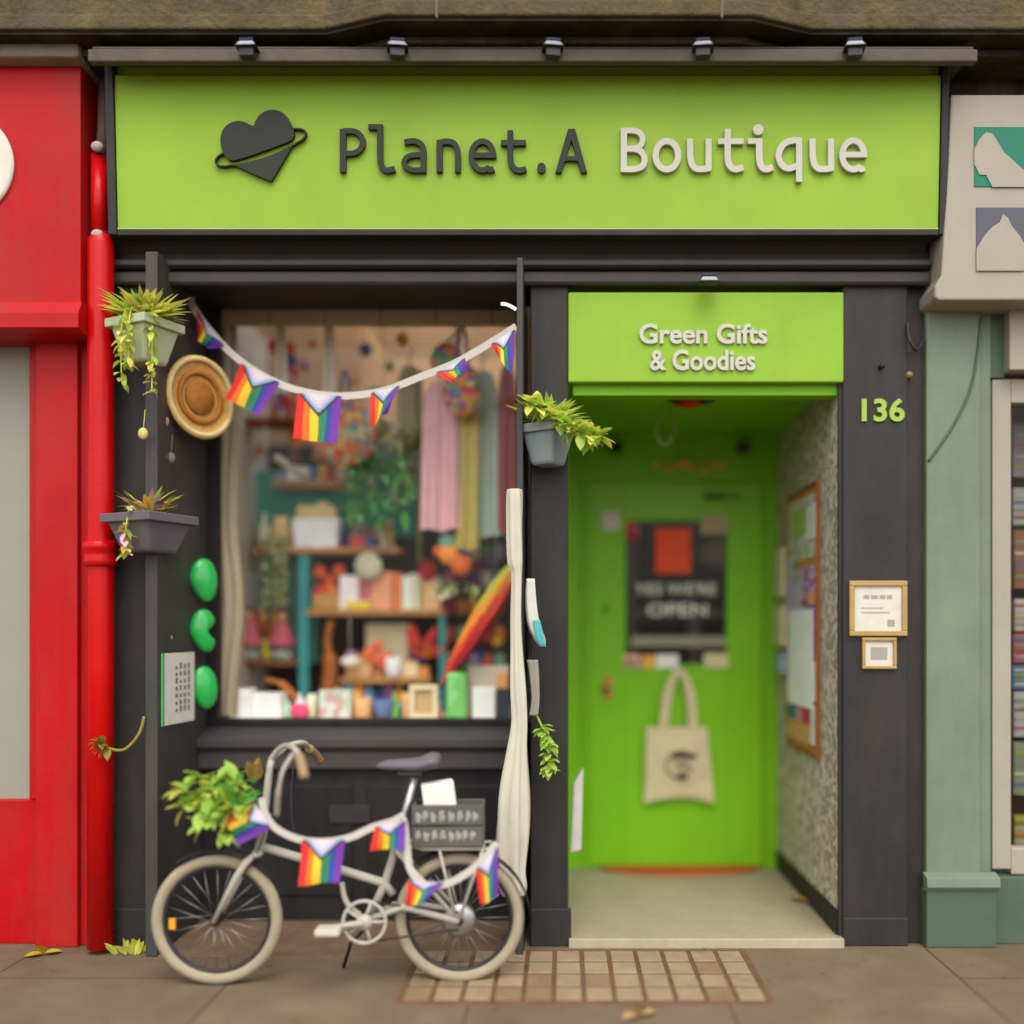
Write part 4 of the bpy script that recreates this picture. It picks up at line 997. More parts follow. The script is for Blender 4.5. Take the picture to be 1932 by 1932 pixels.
folded([(971, 924), (971, 930), (971, 1000), (972, 1060), (975, 1085), (974, 1165), (975, 1230), (977, 1300), (980, 1362), (975, 1420), (968, 1500), (965, 1570), (963, 1640), (966, 1672), (968, 1690)], [8, 13, 13.5, 13, 9, 9, 10, 13, 13, 17, 25, 27, 25, 24, 19], -.24, 5, mat('white_cloth', (190, 184, 164), .9, .06, 20), 'folded_cloth', 'long white folded cloth hanging down the right window board to the bicycle wheel', 'cloth')
folded([(1001, 1092), (1002, 1130), (1007, 1175), (1018, 1205), (1024, 1220)], [8, 10, 11, 10, 5], -.19, 4, vmat() if False else C(196, 192, 182), 'folded_cloth', 'short white pennant tail on the doorway side of the right board', 'cloth')
folded([(1013, 1170), (1019, 1200), (1025, 1218)], [6, 7, 5], -.21, 3, C(84, 168, 168), 'ribbon_tail', 'teal ribbon end below the white pennant tail', 'ribbon')
folded([(1005, 1245), (1008, 1275), (1010, 1320), (1006, 1350)], [9, 8, 7, 8], -.18, 3, C(140, 136, 124), 'ribbon_tail', 'cream ribbon tail hanging low beside the right board', 'ribbon')

# ================================================================== BUNTING
def bunting(label, pts, depth, flags, w, loc):
    bt = thing('bunting', label, 'bunting', loc)
    def at(px, py):
        if callable(depth): return P(px, py, depth(px))
        return P(px, py, depth)
    sp_ = smooth_path([at(*p_) for p_ in pts], 7)
    strip(sp_, w).build('ribbon', M_ribbon, bt)
    for i, q_ in enumerate(flags):
        m = cloth_quad([at(*c_)+Vector((0, -.006, 0)) for c_ in q_], progress, 22, .014, i*1.3)
        m.build('flag', vmat(), bt)
    return bt
dpt = lambda px: .2-(px-360)/(975-360)*.34
bunting('rainbow pride bunting strung across the display window', [(362, 560), (364, 578), (400, 628), (450, 678), (510, 716), (570, 738), (640, 747), (720, 738), (790, 712), (860, 684), (920, 650), (974, 616)], dpt,
        [[(372, 585), (425, 655), (392, 658), (372, 640)], [(455, 686), (528, 722), (492, 786), (427, 752)], [(562, 742), (645, 748), (638, 838), (556, 828)], [(700, 742), (755, 728), (730, 780), (700, 806)], [(822, 704), (878, 676), (880, 700), (850, 722)], [(926, 650), (972, 622), (966, 712), (940, 672)]], .03, (-1, .1, 2.2))
m = strip(smooth_path([P(974, 584, -.155), P(958, 575, -.16), P(945, 573, -.16)], 4), .014); tag(m.build('ribbon_tail', C(236, 234, 232)), 'short loose end of white ribbon poking out by the right board top', 'ribbon')

# ================================================================== BICYCLE
fx, fyy = XX(410, -.47), -.47
bk = thing('bicycle', 'white folding bicycle with cream tyres parked before the window', 'bicycle', (fx, fyy, 0), local=True, rz=R(1.6))
KP = 505.0
def B(px, py, y=0): return Vector(((px-410)/KP, y, (1857-py)/KP))
RW = .243
def wheel(cx, big):
    hub = MB(); c = Vector((cx, 0, RW))
    t = MB(); t.tube([c+Vector((math.cos(2*math.pi*i/48)*(RW-.022), 0, math.sin(2*math.pi*i/48)*(RW-.022))) for i in range(48)], .022, 12, closed=True)
    wh = t.build('wheel', M_tyre, bk)
    t = MB(); t.tube([c+Vector((math.cos(2*math.pi*i/48)*(RW-.047), 0, math.sin(2*math.pi*i/48)*(RW-.047))) for i in range(48)], .009, 8, closed=True); t.build('rim', M_dkmet, wh)
    t = MB()
    for i in range(24):
        a_ = 2*math.pi*i/24; a2 = a_+(.5 if i % 2 else -.5)
        t.tube([c+Vector((math.cos(a2)*.02, .018*(1 if i % 4 < 2 else -1), math.sin(a2)*.02)), c+Vector((math.cos(a_)*(RW-.05), 0, math.sin(a_)*(RW-.05)))], .0012, 4)
    t.build('spokes', M_metal, wh)
    t = MB()
    if big: t.lathe([(.015, -.05), (.05, -.048), (.062, -.04), (.062, -.012), (.03, -.008), (.03, .03), (.012, .06)], c, 24, axis='y')
    else: t.lathe([(.008, -.055), (.02, -.03), (.018, 0), (.02, .03), (.008, .055)], c, 16, axis='y')
    t.build('hub', M_metal if big else M_dkmet, wh)
    if big:
        t = MB(); t.lathe([(.012, -.056), (.018, -.0545), (.018, -.05)], c, 14, axis='y'); t.build('axle_cap', M_dkmet, wh)
    else:
        t = MB(); q_ = c+Vector((-.165, -.006, -.015)); t.box(q_.x-.012, q_.x+.012, -.008, .004, q_.z-.02, q_.z+.02); t.build('reflector', C(214, 150, 40), wh)
    return wh
wheel(0, False); wheel((866-410)/KP, True)
hx_ = (866-410)/KP
m = MB()
m.tube([B(486, 1615), B(497, 1560), B(502, 1535)], .018, 14)                         # head tube
m.tube([B(494, 1598), B(600, 1630), B(724, 1668), B(740, 1690)], [.016, .0165, .0165, .016], 14)   # main tube
m.tube([B(762, 1535), B(740, 1620), B(724, 1670), B(694, 1735)], .0155, 14)           # seat tube
m.tube([B(690, 1735, -.03), B(762, 1708, -.045), Vector((hx_, -.055, RW))], .0125, 10); m.tube([B(690, 1735, .03), B(762, 1708, .045), Vector((hx_, .055, RW))], .0125, 10)
m.tube([B(742, 1600, -.02), B(800, 1660, -.045), Vector((hx_, -.055, RW))], .009, 8); m.tube([B(742, 1600, .02), B(800, 1660, .045), Vector((hx_, .055, RW))], .009, 8)
m.build('frame', M_bikewh, bk)
m = MB()
for sgn in (-1, 1): m.tube([B(488, 1608, .02*sgn), B(470, 1622, .045*sgn), B(452, 1650, .05*sgn), Vector((0, .052*sgn, RW))], [.012, .014, .0125, .008], 12)
m.blob(B(486, 1610), (.022, .05, .016), 8); m.build('fork', M_bikewh, bk)
m = MB(); m.tube([B(490, 1585), B(500, 1520), B(508, 1450), B(512, 1432)], [.016, .015, .0125, .0125], 12); m.build('handlepost', M_bikewh, bk)
m = MB()
m.tube(smooth_path([B(510, 1434, .0), B(530, 1412, -.03), B(556, 1402, -.10), B(580, 1406, -.19), B(594, 1420, -.24)], 6), .0105, 10)
m.tube(smooth_path([B(510, 1434, .0), B(535, 1412, .06), B(556, 1410, .14), B(560, 1430, .22)], 6), .0105, 10)
hb = m.build('handlebar', M_bikewh, bk)
m = MB(); m.tube(smooth_path([B(588, 1414, -.215), B(598, 1428, -.26), B(606, 1448, -.29)], 4), .017, 10); m.build('grip', mat('tan_grip', (150, 124, 90), .7, .1, 10), hb)
m = MB(); m.tube(smooth_path([B(560, 1424, .2), B(566, 1440, .26), B(572, 1456, .3)], 4), .017, 10); m.build('grip', mat('tan_grip', (150, 124, 90), .7, .1, 10), hb)
m = MB(); m.tube(smooth_path([B(574, 1408, -.15), B(556, 1440, -.18), B(546, 1480, -.17), B(534, 1530, -.1)], 6), [.008]*12+[.011]*7, 8); m.build('brake_lever', M_bikewh, hb)
m = MB(); m.tube(smooth_path([B(566, 1404, -.12), B(540, 1450, -.14), B(520, 1520, -.09), B(496, 1590, -.04), B(470, 1640, -.05)], 6), .003, 6); m.tube(smooth_path([B(556, 1412, .1), B(540, 1480, .08), B(560, 1590, .0), B(640, 1640, -.02)], 6), .003, 6); m.build('brake_cable', M_dkmet, bk)
m = MB(); m.tube([B(780, 1470), B(762, 1540), B(752, 1570)], .0155, 12); m.build('seat_post', M_metal, bk)
# saddle
m = MB(); vs = []; n = 14; prof = [(-.115, .022, .010), (-.08, .03, .022), (-.02, .04, .026), (.04, .06, .03), (.085, .078, .034), (.112, .07, .03), (.122, .04, .014)]
for (x, hw, th) in prof:
    for j in range(n):
        a_ = 2*math.pi*j/n; vs.append(Vector((x, hw*math.cos(a_), th*math.sin(a_)*(1 if math.sin(a_) > 0 else .8)+(.012 if x > .06 else 0)+.15*max(0, x-.02)*.4)))
q_ = B(769, 1446); vs = [v+q_ for v in vs]
m.add(vs, [(i*n+j, (i+1)*n+j, (i+1)*n+(j+1)%n, i*n+(j+1)%n) for i in range(len(prof)-1) for j in range(n)]+[tuple(range(n)), tuple((len(prof)-1)*n+j for j in range(n))[::-1]], 0, True)
m.tube([q_+Vector((-.04, 0, -.03)), q_+Vector((.05, 0, -.03))], .006, 6)
m.build('saddle', mat('grey_saddle', (98, 94, 98), .45, .12, 10), bk)
# drivetrain
bb = B(690, 1735)
m = MB(); m.tube([bb+Vector((.078*math.cos(i*math.pi/18), -.05, .078*math.sin(i*math.pi/18))) for i in range(36)], .007, 8, closed=True); [m.tube([bb+Vector((0, -.05, 0)), bb+Vector((.078*math.cos(i*1.2566), -.05, .078*math.sin(i*1.2566)))], .006, 6) for i in range(5)]; m.lathe([(.008, -.064), (.03, -.056), (.03, -.046)], bb, 16, axis='y'); m.build('chainring', M_bikewh, bk)
for sg in (-1, 1):
    m = MB(); m.tube([bb+Vector((0, .062*sg, 0)), bb+Vector((.11*sg, .068*sg, .012*sg))], [.012, .010], 8); m.build('crank', M_bikewh, bk)
for sgn in (-1, 1):
    m = MB(); q_ = bb+Vector((.12*sgn, .068*sgn, .014*sgn)); m.box(q_.x-.045, q_.x+.045, q_.y-.004 if sgn > 0 else q_.y-.08, q_.y+.08 if sgn > 0 else q_.y+.004, q_.z-.012, q_.z+.012); m.build('pedal', C(190, 182, 166), bk, bev=.006)
m = MB()
for dz in (.075, -.075):
    m.tube([bb+Vector((0, -.05, dz)), Vector((hx_, -.05, RW+dz*.42))], .004, 6)
m.build('chain', M_dkmet, bk)
m = MB(); m.tube(smooth_path([B(645, 1664, -.02), B(655, 1700, -.03), B(682, 1726, -.03)], 4), .01, 8); m.build('chain_tensioner', M_bikewh, bk)
m = MB(); m.tube([B(700, 1745, .05), B(650, 1800, .12), B(632, 1853, .16)], .007, 8); m.build('kickstand', M_dkmet, bk)
m = MB()
for i in range(21):
    a_ = R(20+i*6.4)
mud = [Vector((hx_+math.cos(R(a_))*(RW+.022), 0, RW+math.sin(R(a_))*(RW+.022))) for a_ in range(-10, 150, 6)]
vs = []
for q_ in mud: vs += [q_+Vector((0, -.03, -.008)), q_+Vector((0, 0, .004)), q_+Vector((0, .03, -.008))]
m.add(vs, [f for i in range(len(mud)-1) for f in ((i*3, i*3+1, i*3+4, i*3+3), (i*3+1, i*3+2, i*3+5, i*3+4))], 0, True); m.build('mudguard', M_dkmet, bk)
mud = [Vector((math.cos(R(a_))*(RW+.02), 0, RW+math.sin(R(a_))*(RW+.02))) for a_ in range(40, 130, 6)]
m = MB(); vs = []
for q_ in mud: vs += [q_+Vector((0, -.03, -.008)), q_+Vector((0, 0, .004)), q_+Vector((0, .03, -.008))]
m.add(vs, [f for i in range(len(mud)-1) for f in ((i*3, i*3+1, i*3+4, i*3+3), (i*3+1, i*3+2, i*3+5, i*3+4))], 0, True); m.build('mudguard', M_dkmet, bk)
m = MB()
rz_ = B(800, 1598).z
for sgn in (-1, 1):
    m.tube([B(752, 1590, .03*sgn), B(800, 1598, .06*sgn), B(925, 1598, .06*sgn)], .006, 8); m.tube([B(912, 1598, .06*sgn), Vector((hx_, .058*sgn, RW))], .006, 8); m.tube([B(830, 1598, .06*sgn), Vector((hx_-.01, .058*sgn, RW+.01))], .005, 8)
for px in (800, 860, 925): m.tube([B(px, 1598, -.06), B(px, 1598, .06)], .005, 6)
m.build('rear_rack', M_bikewh, bk)
m = MB(); q_ = B(930, 1640); m.box(q_.x-.01, q_.x+.02, -.02, .02, q_.z-.02, q_.z+.02); m.build('rear_light', C(190, 40, 34), bk, bev=.004)
# crate sign on the rack
def bw(px, py, y=0):   # bicycle-plane point in world
    v = B(px, py, y); c0, s0 = math.cos(R(1.6)), math.sin(R(1.6)); return Vector((fx+v.x*c0-v.y*s0, fyy+v.x*s0+v.y*c0, v.z))
q_ = bw(846, 1597)
cr = thing('rack_crate', 'dark slatted crate with two lines of pale lettering on the bicycle rack', 'crate', (q_.x, q_.y, q_.z+.007), local=True, rz=R(1.6))
m = MB(); W2, Hh = .132, .155
m.box(-W2, W2, -.075, -.063, .0, Hh*.48); m.box(-W2, W2, -.075, -.063, Hh*.52, Hh); m.box(-W2, W2, .063, .075, 0, Hh); m.box(-W2, -W2+.01, -.063, .063, 0, Hh); m.box(W2-.01, W2, -.063, .063, 0, Hh); m.box(-W2+.01, W2-.01, -.063, .063, 0, .01)
m.build('box', mat('crate_grey', (88, 86, 80), .7, .15, 12), cr, bev=.003)
rr = random.Random(4)
for row, (zb_, zt) in enumerate(((.088, .136), (.022, .062))):
    m = MB()
    x = -W2+.016
    while x < W2-.03:
        w_ = rr.uniform(.017, .024); zc_ = (zb_+zt)/2; hh = (zt-zb_)/2
        m.blob((x+w_*.25, -.0755, zc_), (.006, .0025, hh*rr.uniform(.8, 1)), 6)
        m.blob((x+w_*.75, -.0755, zc_+rr.uniform(-.2, .2)*hh), (.006, .0025, hh*rr.uniform(.5, .8)), 6)
        m.blob((x+w_*.5, -.0755, zc_+rr.choice((-.7, 0, .7))*hh), (w_*.4, .0025, .006), 6)
        x += w_+rr.uniform(.006, .012)
    m.build('lettering', C(150, 146, 134), cr)
# white box in the crate
q_ = bw(830, 1540); m = MB(); m.box(-.06, .06, -.04, .04, 0, .12); o_ = m.build('paper_box', [C(226, 218, 208)], bev=.004, org=(0, 0, 0)); o_.location = (q_.x, q_.y+.005, q_.z+.005); o_.rotation_euler = (0, R(-7), R(10)); tag(o_, 'white paper box sticking out of the bicycle crate', 'box')
# planter pot on front block + plant
fp = thing('bicycle_planter', 'leafy green plant in a dark basket on the bicycle front', 'plant', bw(452, 1580, -.02))
m = MB(); q_ = bw(452, 1572, -.03); m.lathe([(.045, 0), (.06, .03), (.07, .075), (.074, .08), (.066, .078)], q_, 20); m.build('basket', mat('dark_basket', (52, 50, 44), .8, .2, 30, .3, 80), fp)
m = MB(); rr = random.Random(11)
for i in range(95):
    a_ = rr.uniform(0, 2*math.pi); t_ = rr.random()
    b0 = bw(468-rr.uniform(-25, 85)*t_, 1512-rr.uniform(-22, 70)*t_, -.05+rr.uniform(-.1, .08))
    m.leaf(b0, (rr.uniform(-1, .5), rr.uniform(-1, .5), rr.uniform(-.7, .8)), (0, 0, 1), rr.uniform(.05, .085), rr.uniform(.035, .06), rr.choice((0, 0, 0, 1, 2)), .3)
for (dx, dz) in ((-95, -25), (-100, 20), (-60, -70), (-20, -95), (-70, 60)):
    sp_ = smooth_path([bw(462, 1530, -.03), bw(462+dx*.5, 1498+dz*.4, -.08), bw(462+dx, 1498-dz*.7, -.1)], 5); m.tube(sp_, .003, 5)
    for q2 in sp_[4:]:
        for _ in range(4): m.leaf(q2, (rr.uniform(-1, .6), rr.uniform(-1, .2), rr.uniform(-.8, .8)), (0, 0, 1), rr.uniform(.045, .075), rr.uniform(.035, .05), rr.choice((0, 0, 2)), .3)
m.build('foliage', [leafmat('leaf_bright', (176, 210, 92)), M_leafd, M_leafy], fp)
m = MB()
for i in range(9): m.leaf(bw(480+rr.uniform(-8, 14), 1470, -.01), (rr.uniform(-.4, .5), rr.uniform(-.4, .4), 1), (0, 1, 0), rr.uniform(.05, .09), .03, 0, .2)
m.build('dry_flower', mat('dry_flower_brown', (140, 116, 58), .8, .25, 20), fp)
# bunting on the bicycle
bunting('rainbow pride bunting draped along the white bicycle', [(494, 1505), (500, 1535), (520, 1562), (560, 1582), (610, 1588), (660, 1580), (700, 1562), (740, 1550), (760, 1545), (768, 1600), (774, 1640), (800, 1668), (840, 1668), (880, 1648), (915, 1618), (938, 1590)], -.58,
        [[(478, 1508), (512, 1562), (448, 1596), (424, 1538)], [(570, 1584), (652, 1584), (642, 1664), (564, 1670)], [(708, 1560), (766, 1548), (764, 1602), (700, 1604)], [(770, 1662), (838, 1664), (806, 1700), (766, 1712)], [(898, 1640), (940, 1596), (940, 1690), (906, 1708)]], .026, (-.9, -.58, .5))
# fallen leaves on the pavement
for px, py, lb in ((82, 1802, 'yellow leaf on the pavement by the red shop'), (1205, 1918, 'pale leaf on the pavement beyond the cream tiles')):
    m = MB(); y_ = CH*F/(py-VY)-CD; q_ = Vector((XX(px, y_), y_, .006))
    for k_ in range(3): m.leaf(q_, (1-k_, .5-.6*k_, .12), (0, 0, 1), .07, .055, 0, .1)
    tag(m.build('fallen_leaf', C(170, 148, 40) if 'yellow' in lb else C(176, 146, 96)), lb, 'leaf')
m = MB(); y_ = -.1
for i in range(26): m.leaf((XX(245, y_)+rnd.uniform(-.05, .05), y_+rnd.uniform(-.03, .03), .0), (rnd.uniform(-1, 1), rnd.uniform(-.7, .3), 1), (0, 1, 0), rnd.uniform(.04, .08), .02, 0, .3)
tag(m.build('weed', [M_leafy]), 'clump of yellow green weed at the foot of the left pillar', 'weed')

# ================================================================== WINDOW DISPLAY
ys_ = .98        # front of the shelves
su = thing('shelf_unit', 'teal backed shelf unit with pine shelves in the display window', 'shelves', (-1.1, 1.1, .9))
def rectb(mb, x0, y0, x1, y1, y, th, mi=0): a_, c_ = P(x0, y1, y), P(x1, y0, y); mb.box(a_.x, c_.x, y, y+th, a_.z, c_.z, mi)
m = MB(); rectb(m, 455, 888, 782, 1012, 1.2, .02); m.build('back_panel', M_teal, su)
m = MB(); rectb(m, 470, 1040, 600, 1250, 1.24, .02); rectb(m, 650, 1290, 800, 1345, 1.24, .02); m.build('back_panel', mat('dusty_teal', (84, 146, 128), .7, .2, 5), su)
SH = {}
for nm, x0, x1, py in (('a', 512, 655, 906), ('b', 478, 752, 1032), ('c', 578, 838, 1150), ('d', 640, 812, 1278), ('e', 438, 560, 1246)):
    z = ZZ(py, ys_); SH[nm] = z
    m = MB(); m.box(XX(x0, ys_), XX(x1, ys_), ys_, ys_+.2, z-.03, z); m.build('shelf', M_woodd if nm == 'e' else M_wood, su, bev=.003)
m = MB(); rectb(m, 563, 1045, 582, 1345, ys_+.02, .03); rectb(m, 828, 1150, 840, 1345, ys_+.02, .03); m.build('post', mat('teal_post', (64, 150, 146), .6, .15, 8), su, bev=.003)
m = MB(); m.box(XX(440, ys_), XX(840, ys_), ys_+.03, ys_+.2, .90, .915); m.build('base_board', M_woodd, su)
def zsh(k): return SH[k] if k in SH else {'sill': .9}[k]
def gbox(x0, x1, top, k, mt, name, label, cat, y=None, th=.07, grp=None, bev=.004, rot=0):
    y = ys_+.03 if y is None else y; z0 = zsh(k); a_ = XX(x0, y); b_ = XX(x1, y); z1_ = ZZ(top, y)
    m = MB(); m.box(-(b_-a_)/2, (b_-a_)/2, -th/2, th/2, 0, z1_-z0); o_ = m.build(name, mt, bev=bev, org=(0, 0, 0)); o_.location = ((a_+b_)/2, y+th/2, z0+.0005); o_.rotation_euler = (0, 0, R(rot)); return tag(o_, label, cat, grp)
def glathe(x0, x1, top, k, prof, mt, name, label, cat, y=None, grp=None):
    """profile in fractions of radius and height"""
    y = ys_+.03 if y is None else y; z0 = zsh(k); r_ = (XX(x1, y)-XX(x0, y))/2; h_ = ZZ(top, y)-z0
    m = MB(); m.lathe([(p_[0]*r_, p_[1]*h_) for p_ in prof], (0, 0, 0), 20); o_ = m.build(name, mt, org=(0, 0, 0)); o_.location = ((XX(x0, y)+XX(x1, y))/2, y+r_, z0+.0005); return tag(o_, label, cat, grp)
MUG = [(.7, 0), (.95, .05), (1, .5), (1, 1), (.9, 1), (.88, .15)]
JAR = [(.8, 0), (1, .06), (1, .7), (.8, .82), (.8, .84), (.88, .85), (.88, 1), (.1, 1.01)]
BOT = [(.8, 0), (1, .05), (1, .6), (.4, .75), (.36, .95), (.42, .96), (.42, 1)]
VAS = [(.5, 0), (.9, .2), (1, .45), (.7, .8), (.55, .9), (.7, 1), (.6, 1)]
G = 'goods on the top shelf'
gbox(540, 580, 880, 'a', C(248, 246, 238), 'gift_box', 'low white gift box at the left of the top shelf', 'box', grp=G)
glathe(583, 596, 882, 'a', JAR, C(109, 142, 199), 'jar', 'small blue jar on the top shelf', 'jar', grp=G)
glathe(598, 616, 876, 'a', JAR, C(248, 193, 70), 'jar', 'yellow jar on the top shelf', 'jar', grp=G)
gbox(617, 628, 878, 'a', C(219, 87, 81), 'small_box', 'thin red box on the top shelf', 'box', grp=G)
glathe(630, 652, 872, 'a', MUG, C(248, 239, 210), 'mug', 'cream mug at the right of the top shelf', 'mug', grp=G)
G = 'goods on the second shelf'
glathe(486, 506, 968, 'b', BOT, C(230, 224, 199), 'bottle', 'pale bottle at the left end of the second shelf', 'bottle', grp=G)
glathe(510, 542, 974, 'b', JAR, C(248, 208, 144), 'candle_jar', 'tall tan candle jar beside the white gift bag', 'candle', grp=G)
gift = thing('gift_bag', 'bright white gift bag with straw toned tissue on the second shelf', 'bag', P(595, 1032, ys_+.05))
m = MB(); zz0 = SH['b']; a_, b_ = XX(552, ys_+.03), XX(638, ys_+.03); zt_ = ZZ(978, ys_+.03); m.add([(a_+.01, ys_+.03, zz0), (b_-.01, ys_+.03, zz0), (b_-.01, ys_+.12, zz0), (a_+.01, ys_+.12, zz0), (a_-.004, ys_+.03, zt_), (b_+.004, ys_+.03, zt_), (b_+.004, ys_+.12, zt_), (a_-.004, ys_+.12, zt_)], [(0, 3, 2, 1), (0, 1, 5, 4), (1, 2, 6, 5), (2, 3, 7, 6), (3, 0, 4, 7)]); m.build('bag', C(248, 248, 248), gift)
m = MB(); m.prism([(a_+.01, zt_-.02), (b_-.01, zt_-.02), (b_-.02, ZZ(955, ys_)), ((a_+b_)/2+.03, ZZ(942, ys_)), ((a_+b_)/2-.02, ZZ(952, ys_)), (a_+.02, ZZ(950, ys_))], ys_+.05, ys_+.1); m.build('tissue', C(230, 206, 140), gift)
gbox(660, 690, 1010, 'b', C(224, 96, 83), 'tin', 'red tin on the second shelf', 'tin', grp=G); gbox(691, 708, 1012, 'b', C(56, 111, 169), 'tin', 'blue tin on the second shelf', 'tin', grp=G)
glathe(712, 742, 985, 'b', JAR, patmat('yellow_tin_print', [(196, 172, 70), (220, 214, 200), (176, 150, 60)], 30), 'jar', 'yellow patterned jar with pale label at the end of the second shelf', 'jar', grp=G)
glathe(655, 690, 986, 'b', [(.9, 0), (1, .5), (.7, 1)], M_frost, 'glass_dish', 'frosted dish at the back of the second shelf', 'dish', y=ys_+.12, grp=G)
G = 'goods on the third shelf'
m = MB(); q_ = P(612, 1120, ys_+.06)
gbox(588, 668, 1120, 'c', M_wick, 'gift_basket', 'low straw coloured basket at the left of the third shelf', 'basket', grp=G, bev=.012)
m = MB()
for (px, py, r_) in ((604, 1080, .035), (640, 1078, .035), (622, 1096, .03)): m.blob(P(px, py, ys_+.1), (r_, r_*.8, r_*1.1), 8)
q_ = P(622, 1110, ys_+.1); m.box(q_.x-.04, q_.x+.04, q_.y-.02, q_.y+.02, SH['c'], q_.z+.02); tag(m.build('soft_toy', C(230, 96, 52)), 'orange red soft toy behind the straw basket', 'toy', G)
gbox(640, 676, 1086, 'c', C(248, 239, 239), 'card_box', 'white and pink card box on the third shelf', 'box', grp=G, y=ys_+.01, th=.03, rot=8)
gbox(652, 698, 1134, 'c', C(248, 215, 81), 'soap_box', 'flat yellow box at the front of the third shelf', 'box', grp=G, y=ys_-.01, th=.05)
gbox(700, 738, 1078, 'c', C(248, 175, 131), 'card_box', 'tall peach box on the third shelf', 'box', grp=G); gbox(740, 756, 1080, 'c', C(246, 136, 81), 'book', 'orange spined book right of the peach box', 'book', grp=G)
gbox(758, 778, 1086, 'c', C(248, 248, 226), 'book', 'cream book on the third shelf', 'book', grp=G); gbox(779, 792, 1084, 'c', C(230, 228, 193), 'book', 'pale green book on the third shelf', 'book', grp=G)
gbox(796, 830, 1098, 'c', C(237, 193, 138), 'parcel', 'brown paper parcel at the end of the third shelf', 'parcel', grp=G); gbox(793, 834, 1090, 'c', C(169, 193, 175), 'card_box', 'grey green box behind the brown parcel', 'box', grp=G, y=ys_+.11, th=.06)
m = MB(); q_ = P(695, 1068, ys_-.03); m.lathe([(.004, -.004), (.07, -.003), (.07, .003), (.004, .004)], q_, 28, axis='y'); m.tube([q_+Vector((0, 0, .07)), Vector((q_.x, ys_-.002, SH['b']-.02))], .002, 5); tag(m.build('hanging_disc', C(219, 213, 180)), 'round pale disc hung under the second shelf', 'ornament')
G = 'goods on the lowest shelf'
gbox(652, 700, 1236, 'd', C(221, 177, 120), 'small_box', 'brown open box at the left of the lowest shelf', 'box', grp=G)
m = MB(); q_ = P(712, 1236, ys_+.02)
for i in range(9): m.blob(q_+Vector((rnd.uniform(-.05, .05), rnd.uniform(-.01, .04), rnd.uniform(-.06, .05))), (.03, .03, .03), 7)
tag(m.build('felt_flowers', [C(248, 127, 83)]), 'cluster of coral felt flowers on the lowest shelf', 'ornament', G)
glathe(724, 756, 1240, 'd', MUG, C(248, 248, 241), 'mug', 'white mug at the front of the lowest shelf', 'mug', y=ys_-.03, grp=G)
gbox(758, 788, 1250, 'd', C(241, 219, 169), 'small_box', 'cream box right of the white mug', 'box', grp=G); gbox(789, 808, 1258, 'd', C(237, 158, 83), 'soap_bar', 'orange soap bar at the end of the lowest shelf', 'soap', grp=G)
gbox(690, 770, 1176, 'd', C(208, 199, 158), 'print', 'pale olive print leaning at the back of the lowest shelf', 'picture', y=ys_+.14, th=.01, grp=G)
m = MB()
for i in range(16): m.leaf(P(790, 1240, ys_+.05), (rnd.uniform(-.5, 1), rnd.uniform(-1, .2), rnd.uniform(.3, 1.6)), (0, 1, 0), rnd.uniform(.1, .2), .05, rnd.randrange(2), .3)
tag(m.build('dried_flowers', [C(219, 111, 52), C(219, 70, 65)]), 'rust and red dried flowers behind the cream box', 'flowers', G)
m = MB(); q_ = P(660, 1248, ys_-.05); m.blob(q_, (.05, .03, .028), 8); m.tube([q_+Vector((0, 0, .02)), Vector((q_.x, q_.y, SH['c']-.03))], .0015, 5); tag(m.build('hanging_cloud', C(248, 239, 221)), 'white puffy ornament hung below the third shelf', 'ornament')
m = MB(); q_ = P(622, 1225, ys_+.06); m.tube(smooth_path([P(625, 1170, ys_+.06), P(618, 1210, ys_+.06), P(624, 1260, ys_+.06), P(616, 1320, ys_+.06), P(620, 1345, ys_+.06)], 5), [.02]*8+[.04]*8+[.03]*5, 8); tag(m.build('wooden_figure', mat('warm_wood', (176, 104, 50), .6, .25, 16)), 'slim brown wooden figure left of the lowest shelf', 'figure')
# left group: dolls, flowers and basket
G = 'dolls on the brown shelf'
for i, (px, cl, lb) in enumerate(((470, (206, 106, 116), 'left'), (532, (196, 92, 104), 'right'))):
    d_ = thing('doll', 'pink frilled doll with green and white base, %s of the two' % lb, 'doll', P(px, 1246, ys_+.06), G)
    q_ = Vector((XX(px, ys_+.06), ys_+.06, SH['e']))
    m = MB(); m.lathe([(.055, .0), (.06, .04), (.04, .07)], q_, 16); m.build('base', patmat('green_white_print', [(60, 150, 110), (216, 210, 196), (90, 160, 90), (206, 170, 180)], 40), d_)
    m = MB(); m.lathe([(.075, .07), (.07, .1), (.04, .17), (.025, .2)], q_, 18); m.build('dress', C(*cl), d_)
    m = MB(); m.blob(q_+Vector((0, 0, .23)), (.028, .028, .034), 8); m.build('head', C(219, 158, 114), d_)
    m = MB(); m.blob(q_+Vector((0, .008, .245)), (.032, .03, .032), 8); m.build('hair', C(109, 59, 37), d_)
glathe(490, 512, 1206, 'e', JAR, C(197, 188, 61), 'jar', 'olive yellow jar between the two dolls', 'jar')
m = MB()
for i in range(22): m.leaf((XX(505, ys_+.1), ys_+.1, SH['e']+.12), (rnd.uniform(-.8, .8), rnd.uniform(-.8, .3), rnd.uniform(.6, 1.6)), (0, 1, 0), rnd.uniform(.1, .2), .04, rnd.randrange(3), .3)
m.lathe([(.03, 0), (.04, .06), (.03, .13)], (XX(505, ys_+.1), ys_+.1, SH['e']), 14, mi=1)
tag(m.build('dried_bouquet', [C(197, 109, 70), C(136, 83, 48), C(219, 180, 103)]), 'brown dried bouquet in a vase behind the dolls', 'flowers')
m = MB(); rr = random.Random(31)
